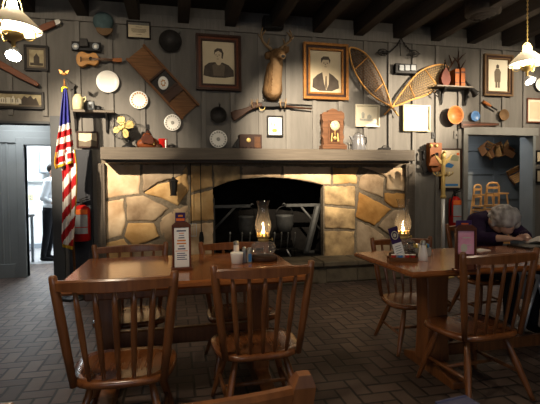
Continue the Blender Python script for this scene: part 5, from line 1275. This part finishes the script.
dup(hc, (h2.x, 6.12, 0), (0, 0, -.15), 'bottom wooden high chair of the right stack, behind the woman')
dup(hc, (h2.x-.005, 6.12, .44), (0, 0, -.12), 'upper wooden high chair of the right stack, above the woman')
# small chairs hung on the alcove wall
kc = thing('booster_seat', 'x', 'booster seat', (0, 0, 0), group='small wooden seats hung in the alcove')
b = BM()
for k in range(5): bx2(b, (-.12, -.12+.05*k, 0), (.12, -.085+.05*k, .018))
for s in (-1, 1): bx2(b, (s*.11-.012, -.12, -.02), (s*.11+.012, .12, 0))
obj('slatted_seat', b, 'hcwood', kc)
for s in (-1, 1): b = BM(); prism(b, [(-.12, -.05), (.13, -.05), (.13, .2), (.1, .2), (.06, .1), (-.12, .08)], s*.125-.009, s*.125+.009, bev=.002, T=X(0, (0, 0, PI/2))); obj('side_panel', b, 'midwood', kc)
b = BM()
for k in range(3): bx2(b, (-.13, .11, .06+.055*k), (.13, .126, .1+.055*k))
obj('back_slats', b, 'hcwood', kc)
K = [((486, 153, 6.84), (.9, .3, .2), 'small slatted wooden seat hung at upper left of the alcove'), ((497, 150.5, 6.84), (.3, 1.2, .1), 'small wooden seat hung in the middle of the alcove top row'), ((508, 152, 6.84), (.5, -.4, .9), 'small dark wooden seat hung at upper right of the alcove'), ((517, 178, 6.84), (.8, -.5, -.5), 'small slatted seat hung low on the right of the alcove')]
for i, ((u, v, Y), r_, l) in enumerate(K):
    p = at(u, v, Y)
    if i == 0: kc.location = p; kc.rotation_euler = r_; kc['label'] = l; kc.scale = (.85, .85, .85)
    else: dup(kc, p, r_, l)
# ------------------------------------------------------------------ kitchen things
p = on(28, 268, 0); p = at(28, 215, 8.0)
t = thing('prep_table', 'white-legged kitchen side table with dark top beyond the passage', 'side table', (p.x-.28, 8.0, 0))
zt3 = p.z
b = BM(); bx2(b, (-.35, -.3, zt3-.04), (.3, .3, zt3)); obj('top', b, 'charcoal', t)
for sx in (-.3, .26):
    for sy in (-.26, .26): b = BM(); bx2(b, (sx-.02, sy-.02, 0), (sx+.02, sy+.02, zt3-.04)); obj('leg', b, 'cabinet', t)
b = BM(); bx2(b, (-.3, -.28, .2), (.26, .28, .22)); obj('shelf', b, 'cabinet', t)
c1 = thing('paper_roll', 'white paper towel roll on the kitchen side table', 'paper roll', (p.x-.1, 7.95, zt3))
b = BM(); lathe(b, [(.02, 0), (.06, 0), (.06, .22), (.02, .22)], 20); obj('roll', b, 'white', c1); b = BM(); lathe(b, [(.012, 0), (.012, .26), (.001, .26)], 10); obj('spindle', b, 'steel', c1)
p = at(49, 163, 10.0)
t = thing('wall_cabinet', 'grey cabinet high on the white kitchen wall', 'cabinet', (p.x+.25, KY, p.z))
b = BM(); bx2(b, (-.42, -.3, -.22), (.5, 0, .24)); obj('body', b, 'cabinet', t)
for s in (-.4, .04): b = BM(); bx2(b, (s, -.318, -.2), (s+.42, -.3, .22)); d_ = obj('door', b, 'greylabel', t); b = BM(); bx2(b, (s+.36, -.335, -.05), (s+.38, -.318, .05)); obj('handle', b, 'steel', d_)
p = at(35, 180, KY); t = thing('wall_ledge', 'thin white ledge across the white kitchen wall', 'ledge', (p.x, KY, p.z))
b = BM(); bx2(b, (-.8, -.12, -.03), (.8, 0, 0)); obj('board', b, 'ceramic', t); b = BM(); bx2(b, (-.5, -.1, -.1), (-.47, 0, -.03)); bx2(b, (.47, -.1, -.1), (.5, 0, -.03)); obj('bracket', b, 'cabinet', t)
p = at(31, 197, KY); t = thing('wall_outlet', 'small grey outlet on the white kitchen wall', 'outlet', p)
b = BM(); box(b, (0, -.01, 0), (.09, .02, .13)); obj('plate', b, 'cream', t); b = BM(); box(b, (0, -.022, .02), (.03, .008, .03)); box(b, (0, -.022, -.03), (.03, .008, .03)); obj('sockets', b, 'greylabel', t)
# ------------------------------------------------------------------ people
def hand(bm, wrist, d, side, curl=.5, s=1.0):
    d = d.normalized(); sd = side.normalized(); nrm = d.cross(sd).normalized()
    pc = wrist+d*.045*s; 
    for k in range(4):
        o = (k-1.5)*.019*s; capsule(bm, [wrist+sd*o*.6, pc+sd*o+d*.04*s], [.014*s, .0115*s], 10)
    for k, ln in enumerate((.07, .08, .075, .058)):
        o = (k-1.5)*.021*s; b0 = pc+sd*o+d*.04*s; pts = [b0]; a = curl*.4; dd = d
        for j, f in enumerate((.45, .32, .23)):
            dd = (d*math.cos(a)-nrm*math.sin(a)); pts.append(pts[-1]+dd*ln*f*s); a += curl
        capsule(bm, pts, [.0095*s, .009*s, .008*s, .007*s], 8)
    b0 = wrist+d*.02*s-sd*.025*s; capsule(bm, [b0, b0+d*.03*s-sd*.022*s, b0+d*.06*s-sd*.024*s-nrm*.01], [.013*s, .011*s, .008*s], 8)
# woman: seated facing the camera side (-y), head bowed
wp = Vector((2.83, 3.46, 0))
wm = thing('person', 'grey-haired person in a purple top bowed over the table at right', 'person', wp)
hd_c = at(504.5, 221, 3.2)-wp
b = BM()
ch = Vector((0, .02, .82)); sl = Vector((-.145, -.03, .925)); sr_ = Vector((.145, -.03, .925)); nk_ = Vector((0, -.06, .97))
capsule(b, [Vector((0, .06, .47)), Vector((0, .06, .62)), ch], [.14, .13, .14]); ell(b, (0, .02, .83), (.168, .115, .14)); ell(b, (0, .06, .5), (.18, .15, .11))
capsule(b, [sl, Vector((0, .0, .945)), sr_], [.07, .08, .07])
capsule(b, [nk_+Vector((0, .04, -.03)), hd_c+Vector((0, .06, -.06))], [.052, .048])
ell(b, hd_c+Vector((0, .01, .03)), (.076, .092, .09)); ell(b, hd_c+Vector((0, -.03, -.055)), (.054, .055, .06))
fz = hd_c+Vector((0, -.085, -.05))
capsule(b, [fz+Vector((0, .012, .03)), fz+Vector((0, -.004, -.005))], [.009, .011], 8)
for s in (-1, 1): ell(b, hd_c+Vector((s*.076, .02, -.01)), (.012, .02, .03))
capsule(b, [fz+Vector((-.02, .02, -.042)), fz+Vector((.02, .02, -.042))], [.008, .008], 8)
la = at(482, 248, 3.10)-wp; lh = at(497, 245, 3.02)-wp
e1 = Vector((-.215, -.17, .795)); e2 = Vector((.225, -.18, .80))
lh = Vector((-.12, -.40, .81)); rh = Vector((.06, -.40, .81))
capsule(b, [sl, sl.lerp(e1, .5), e1], [.055, .048, .04]); capsule(b, [e1, e1.lerp(lh, .5), lh], [.04, .034, .026])
capsule(b, [sr_, sr_.lerp(e2, .5), e2], [.055, .048, .04]); capsule(b, [e2, e2.lerp(rh, .5), rh], [.04, .034, .026])
hand(b, lh, Vector((.9, -.35, .0)), Vector((.35, .9, 0)), .55); hand(b, rh, Vector((-.8, -.4, 0)), Vector((-.4, .8, 0)), .55)
for s in (-1, 1):
    hp, kn, an = Vector((s*.1, .04, .51)), Vector((s*.12, -.42, .5)), Vector((s*.12, -.4, .08))
    capsule(b, [hp, kn], [.085, .062]); capsule(b, [kn, kn.lerp(an, .4), an], [.062, .055, .038]); capsule(b, [an+Vector((0, .03, -.035)), an+Vector((0, -.13, -.045))], [.035, .03])
remeshed('body', b, ['skinlt', 'trousers'], wm, .009, 3, matfn=lambda c: 1 if c.z < .56 else 0)
b = BM()
capsule(b, [Vector((0, .06, .5)), Vector((0, .06, .64)), ch], [.158, .15, .16]); ell(b, (0, .02, .83), (.185, .134, .15)); ell(b, (0, .06, .5), (.195, .165, .1))
capsule(b, [sl, Vector((0, .01, .94)), sr_], [.084, .085, .084])
q1, q2 = e1.lerp(lh, .45), e2.lerp(rh, .45)
capsule(b, [sl, sl.lerp(e1, .5), e1, q1], [.074, .066, .06, .052]); capsule(b, [sr_, sr_.lerp(e2, .5), e2, q2], [.074, .066, .06, .052])
remeshed('purple_top', b, 'shirtpur', wm, .01, 3)
b = BM(); rnd = random.Random(3)
ell(b, hd_c+Vector((0, -.005, .035)), (.114, .13, .1)); ell(b, hd_c+Vector((-.02, -.07, -.005)), (.075, .05, .05)); ell(b, hd_c+Vector((.05, -.06, -.01)), (.045, .05, .055)); 
for k in range(70):
    a = rnd.uniform(0, 2*PI); e = rnd.uniform(-.15, 1.4); p = Vector((math.cos(a)*math.cos(e)*.105, math.sin(a)*math.cos(e)*.11, math.sin(e)*.09))
    if p.y < -.04 and p.z < -.005: continue
    p = hd_c+Vector((0, .005, .04))+p; ell(b, p, (.026, .026, .02), seg=10)
for s in (-1, 1): capsule(b, [hd_c+Vector((s*.088, .0, .04)), hd_c+Vector((s*.094, .03, -.03))], [.024, .02])
remeshed('hair', b, 'hairgrey', wm, .008, 2)
for s in (-1, 1):
    b = BM(); ell(b, hd_c+Vector((s*.026, -.084, -.036)), (.012, .006, .006), seg=8); obj('eye', b, 'hairdk', wm)
# things on the woman's table
t = thing('black_folder', 'black folder lying under the hands of the grey-haired person', 'folder', (2.78, 2.86, TZ), (0, 0, .05))
b = BM(); bx2(b, (-.17, -.1, 0), (.17, .12, .012)); obj('cover', b, 'black', t); b = BM(); bx2(b, (-.16, -.09, .012), (.16, .11, .015), bev=0); obj('page', b, 'charcoal', t)
p = at(530, 240, 3.05)
t = thing('loose_papers', 'crumpled white papers on the table right of the grey-haired person', 'paper', (p.x+.06, 2.9, TZ))
b = BM(); g = []
for i in range(9):
    g.append([b.verts.new((-.16+.04*i, -.1+.04*j, .012+.075*abs(math.sin(i*1.1+.4))*math.exp(-((j-2.5)/2.2)**2)+.01*math.sin(j*1.3+i*.5))) for j in range(7)])
for i in range(8):
    for j in range(6): b.faces.new((g[i][j], g[i+1][j], g[i+1][j+1], g[i][j+1]))
o = obj('sheet', b, 'white', t); sd = o.modifiers.new('thickness', 'SOLIDIFY'); sd.thickness = .002
b = BM(); bx2(b, (-.15, -.1, 0), (.16, .13, .004), bev=0); obj('sheet', b, 'paperlt', t)
nq = on(480, 250.5, TZ)
t = thing('napkin', 'small white napkin under the left elbow of the grey-haired person', 'napkin', (nq.x, nq.y, TZ), (0, 0, .3))
b = BM(); bx2(b, (-.06, -.05, 0), (.06, .05, .004), bev=.001); bx2(b, (-.055, -.045, .004), (.06, .04, .007), bev=.001); obj('folded_sheet', b, 'white', t)
t = thing('wooden_box', 'low wooden box on the table between black folder and papers', 'box', (3.0, 2.92, TZ), (0, 0, .1))
b = BM(); bx2(b, (-.1, -.05, 0), (.12, .05, .045)); obj('body', b, 'midwood', t); b = BM(); bx2(b, (-.105, -.055, .045), (.125, .055, .055)); obj('lid', b, 'chair', t)
f1 = on(520, 342, 0)
t = thing('folding_stand', 'pale metal stand with splayed legs and grey cloth at right edge', 'stand', f1)
tp_ = at(539, 276, f1.y)-f1
b = BM(); tube(b, [Vector((0, 0, 0)), tp_], .012, 8); obj('leg', b, 'palemetal', t)
b = BM(); tube(b, [Vector((.42, .1, 0)), tp_+Vector((.02, .05, 0))], .012, 8); obj('leg', b, 'palemetal', t)
b = BM(); tube(b, [tp_+Vector((0, 0, 0)), tp_+Vector((.0, .3, 0))], .012, 8); obj('top_bar', b, 'palemetal', t)
b = BM(); g = []
for i in range(9): g.append([b.verts.new((tp_.x-.05+.02*i+.004*j, tp_.y+.16+.02*math.sin(i*1.7), tp_.z+.02-.05*j)) for j in range(6)])
for i in range(8):
    for j in range(5): b.faces.new((g[i][j], g[i+1][j], g[i+1][j+1], g[i][j+1])).smooth = True
o = obj('grey_cloth', b, 'greycloth', t); sd = o.modifiers.new('thickness', 'SOLIDIFY'); sd.thickness = .004
# man in the kitchen, seen from behind at the jamb
mp_ = on(46.5, 260, 0)
mn = thing('person', 'dark-haired person in white shirt and black trousers standing in the bright kitchen', 'person', mp_, (.1, 0, PI/2-.15))
b = BM()
for s in (-1, 1):
    capsule(b, [Vector((s*.09, 0, .88)), Vector((s*.1, -.01, .48)), Vector((s*.1, .02, .09))], [.095, .065, .045]); capsule(b, [Vector((s*.1, .03, .04)), Vector((s*.11, -.14, .035))], [.04, .035])
    shd = Vector((s*.18, 0, 1.4)); el = Vector((s*.25, .03, 1.12)); wr = Vector((s*.2, -.2, 1.02))
    capsule(b, [shd, el], [.06, .045]); capsule(b, [el, wr], [.045, .03]); hand(b, wr, Vector((-s*.3, -.9, -.1)), Vector((0, 0, s*1.0)), .5)
ell(b, (0, 0, .93), (.165, .12, .12)); ell(b, (0, 0, 1.1), (.155, .11, .2)); ell(b, (0, 0, 1.3), (.185, .12, .17)); capsule(b, [Vector((-.17, 0, 1.4)), Vector((0, 0, 1.44)), Vector((.17, 0, 1.4))], [.06, .06, .06])
capsule(b, [Vector((0, .01, 1.45)), Vector((0, -.01, 1.53))], [.055, .052]); ell(b, (0, -.01, 1.62), (.076, .095, .105)); ell(b, (0, -.04, 1.555), (.055, .06, .06)); capsule(b, [Vector((0, -.1, 1.61)), Vector((0, -.118, 1.585))], [.01, .014], 8)
for s in (-1, 1): ell(b, (s*.077, .0, 1.6), (.012, .02, .03))
remeshed('body', b, ['skin', 'trousers'], mn, .011, 3, matfn=lambda c: 1 if c.z < .96 else 0)
b = BM(); ell(b, (0, 0, .98), (.175, .132, .08)); ell(b, (0, 0, 1.1), (.175, .13, .2)); ell(b, (0, 0, 1.3), (.205, .14, .17)); capsule(b, [Vector((-.17, 0, 1.4)), Vector((0, 0, 1.43)), Vector((.17, 0, 1.4))], [.074, .07, .074])
for s in (-1, 1): capsule(b, [Vector((s*.18, 0, 1.4)), Vector((s*.25, .03, 1.12)), Vector((s*.23, -.08, 1.07))], [.075, .062, .05])
remeshed('shirt', b, 'shirtwh', mn, .012, 3)
b = BM(); ell(b, (0, .015, 1.645), (.086, .1, .092)); remeshed('hair', b, 'hairdk', mn, .01, 2)
# bin at the bottom edge
bt_ = on(460, 402, .46)
t = thing('blue_grey_box', 'blue-grey box with pale rim at the bottom edge of the picture', 'box', (bt_.x, bt_.y-.03, 0), (0, 0, .13))
b = BM(); bx2(b, (-.075, -.16, 0), (.06, .06, .452)); obj('body', b, 'charcoal', t); b = BM(); bx2(b, (-.08, .055, .452), (.065, .067, .462)); bx2(b, (-.08, -.165, .452), (.065, .055, .458)); obj('rim', b, 'paleblue', t)
# ------------------------------------------------------------------ lights
def light(kind, name, loc, energy, color=(1, 1, 1), target=None, size=.1, angle=60, blend=.6, sy=None):
    l = bpy.data.lights.new(name, kind); l.energy = energy; l.color = color
    if kind == 'AREA':
        l.size = size
        if sy: l.shape = 'RECTANGLE'; l.size_y = sy
    else: l.shadow_soft_size = size
    if kind == 'SPOT': l.spot_size = math.radians(angle); l.spot_blend = blend
    o = bpy.data.objects.new(name, l); C.objects.link(o); o.location = loc
    if target is not None:
        d = Vector(target)-Vector(loc); o.rotation_euler = d.to_track_quat('-Z', 'Y').to_euler()
    return o
WARM = (1, .83, .62)
SP = [
 ((-2.5, 2.5, 3.35), at(106, 150, WY), 2250, 30),
 ((1.0, 2.5, 3.35), at(306, 138, WY), 2550, 35),
 ((2.6, 2.5, 3.35), at(352, 212, WY), 330, 24),
 ((6.4, 2.5, 3.35), at(408, 117, WY), 5000, 25),
 ((5.9, 2.7, 3.35), at(508, 112, WY), 800, 38),
 ((-2.1, 2.6, 3.35), at(58, 78, WY), 230, 46),  # added wide spot lifting the ambient on the left wall
]
for x, e in ((.2, 42), (2.6, 64), (4.6, 64)): light('SPOT', 'wall_fill', (x, 3.3, 3.3), e, WARM, Vector((x, WY, 1.2)), .25, 125, .6)  # unseen wide fills added to raise the ambient on the wall
for i, (l, tg, e, a) in enumerate(SP): light('SPOT', 'ceiling_spot', l, e, WARM, tg, .03, a, 1)
# further shaded lamps of the dining room, outside the frame
for l, e in (((-.6, 1.3, 2.5), 75), ((2.2, 1.2, 2.5), 30), ((.6, -1.2, 2.5), 40)): light('SPOT', 'dining_room_lamp', l, e, (1, .82, .6), (l[0], l[1], 0), .12, 130, .6)
light('AREA', 'kitchen_light', (-2.4, 8.6, 2.55), 190, (.88, .96, 1), (-2.4, 8.6, 0), 1.2)
light('AREA', 'passage_light', (-2.1, 6.35, 2.42), 26, (.92, .97, 1), (-2.1, 6.35, 0), .5)
light('AREA', 'alcove_light', (4.95, 6.3, 2.33), 10, (.95, .97, 1), (5.05, 6.3, 0), .4)
for x, e in ((-1.3, 34), (3.1, 10)): light('AREA', 'window_daylight', (x, -3.58, 1.6), e, (.84, .9, 1), (x, 3, 1.0), 2.1, sy=1.35)
w = bpy.data.worlds.new('world'); S.world = w; w.use_nodes = True
w.node_tree.nodes['Background'].inputs[0].default_value = (.5, .55, .6, 1); w.node_tree.nodes['Background'].inputs[1].default_value = .05
vs = S.view_settings; vs.view_transform = 'Standard'; vs.look = 'None'; vs.gamma = 1; vs.exposure = 0; vs.use_curve_mapping = False
cy_ = S.cycles
cy_.max_bounces = 8; cy_.diffuse_bounces = 3; cy_.glossy_bounces = 3; cy_.transmission_bounces = 8; cy_.transparent_max_bounces = 8
cy_.caustics_reflective = False; cy_.caustics_refractive = False; cy_.sample_clamp_indirect = 4
cy_.use_denoising = True
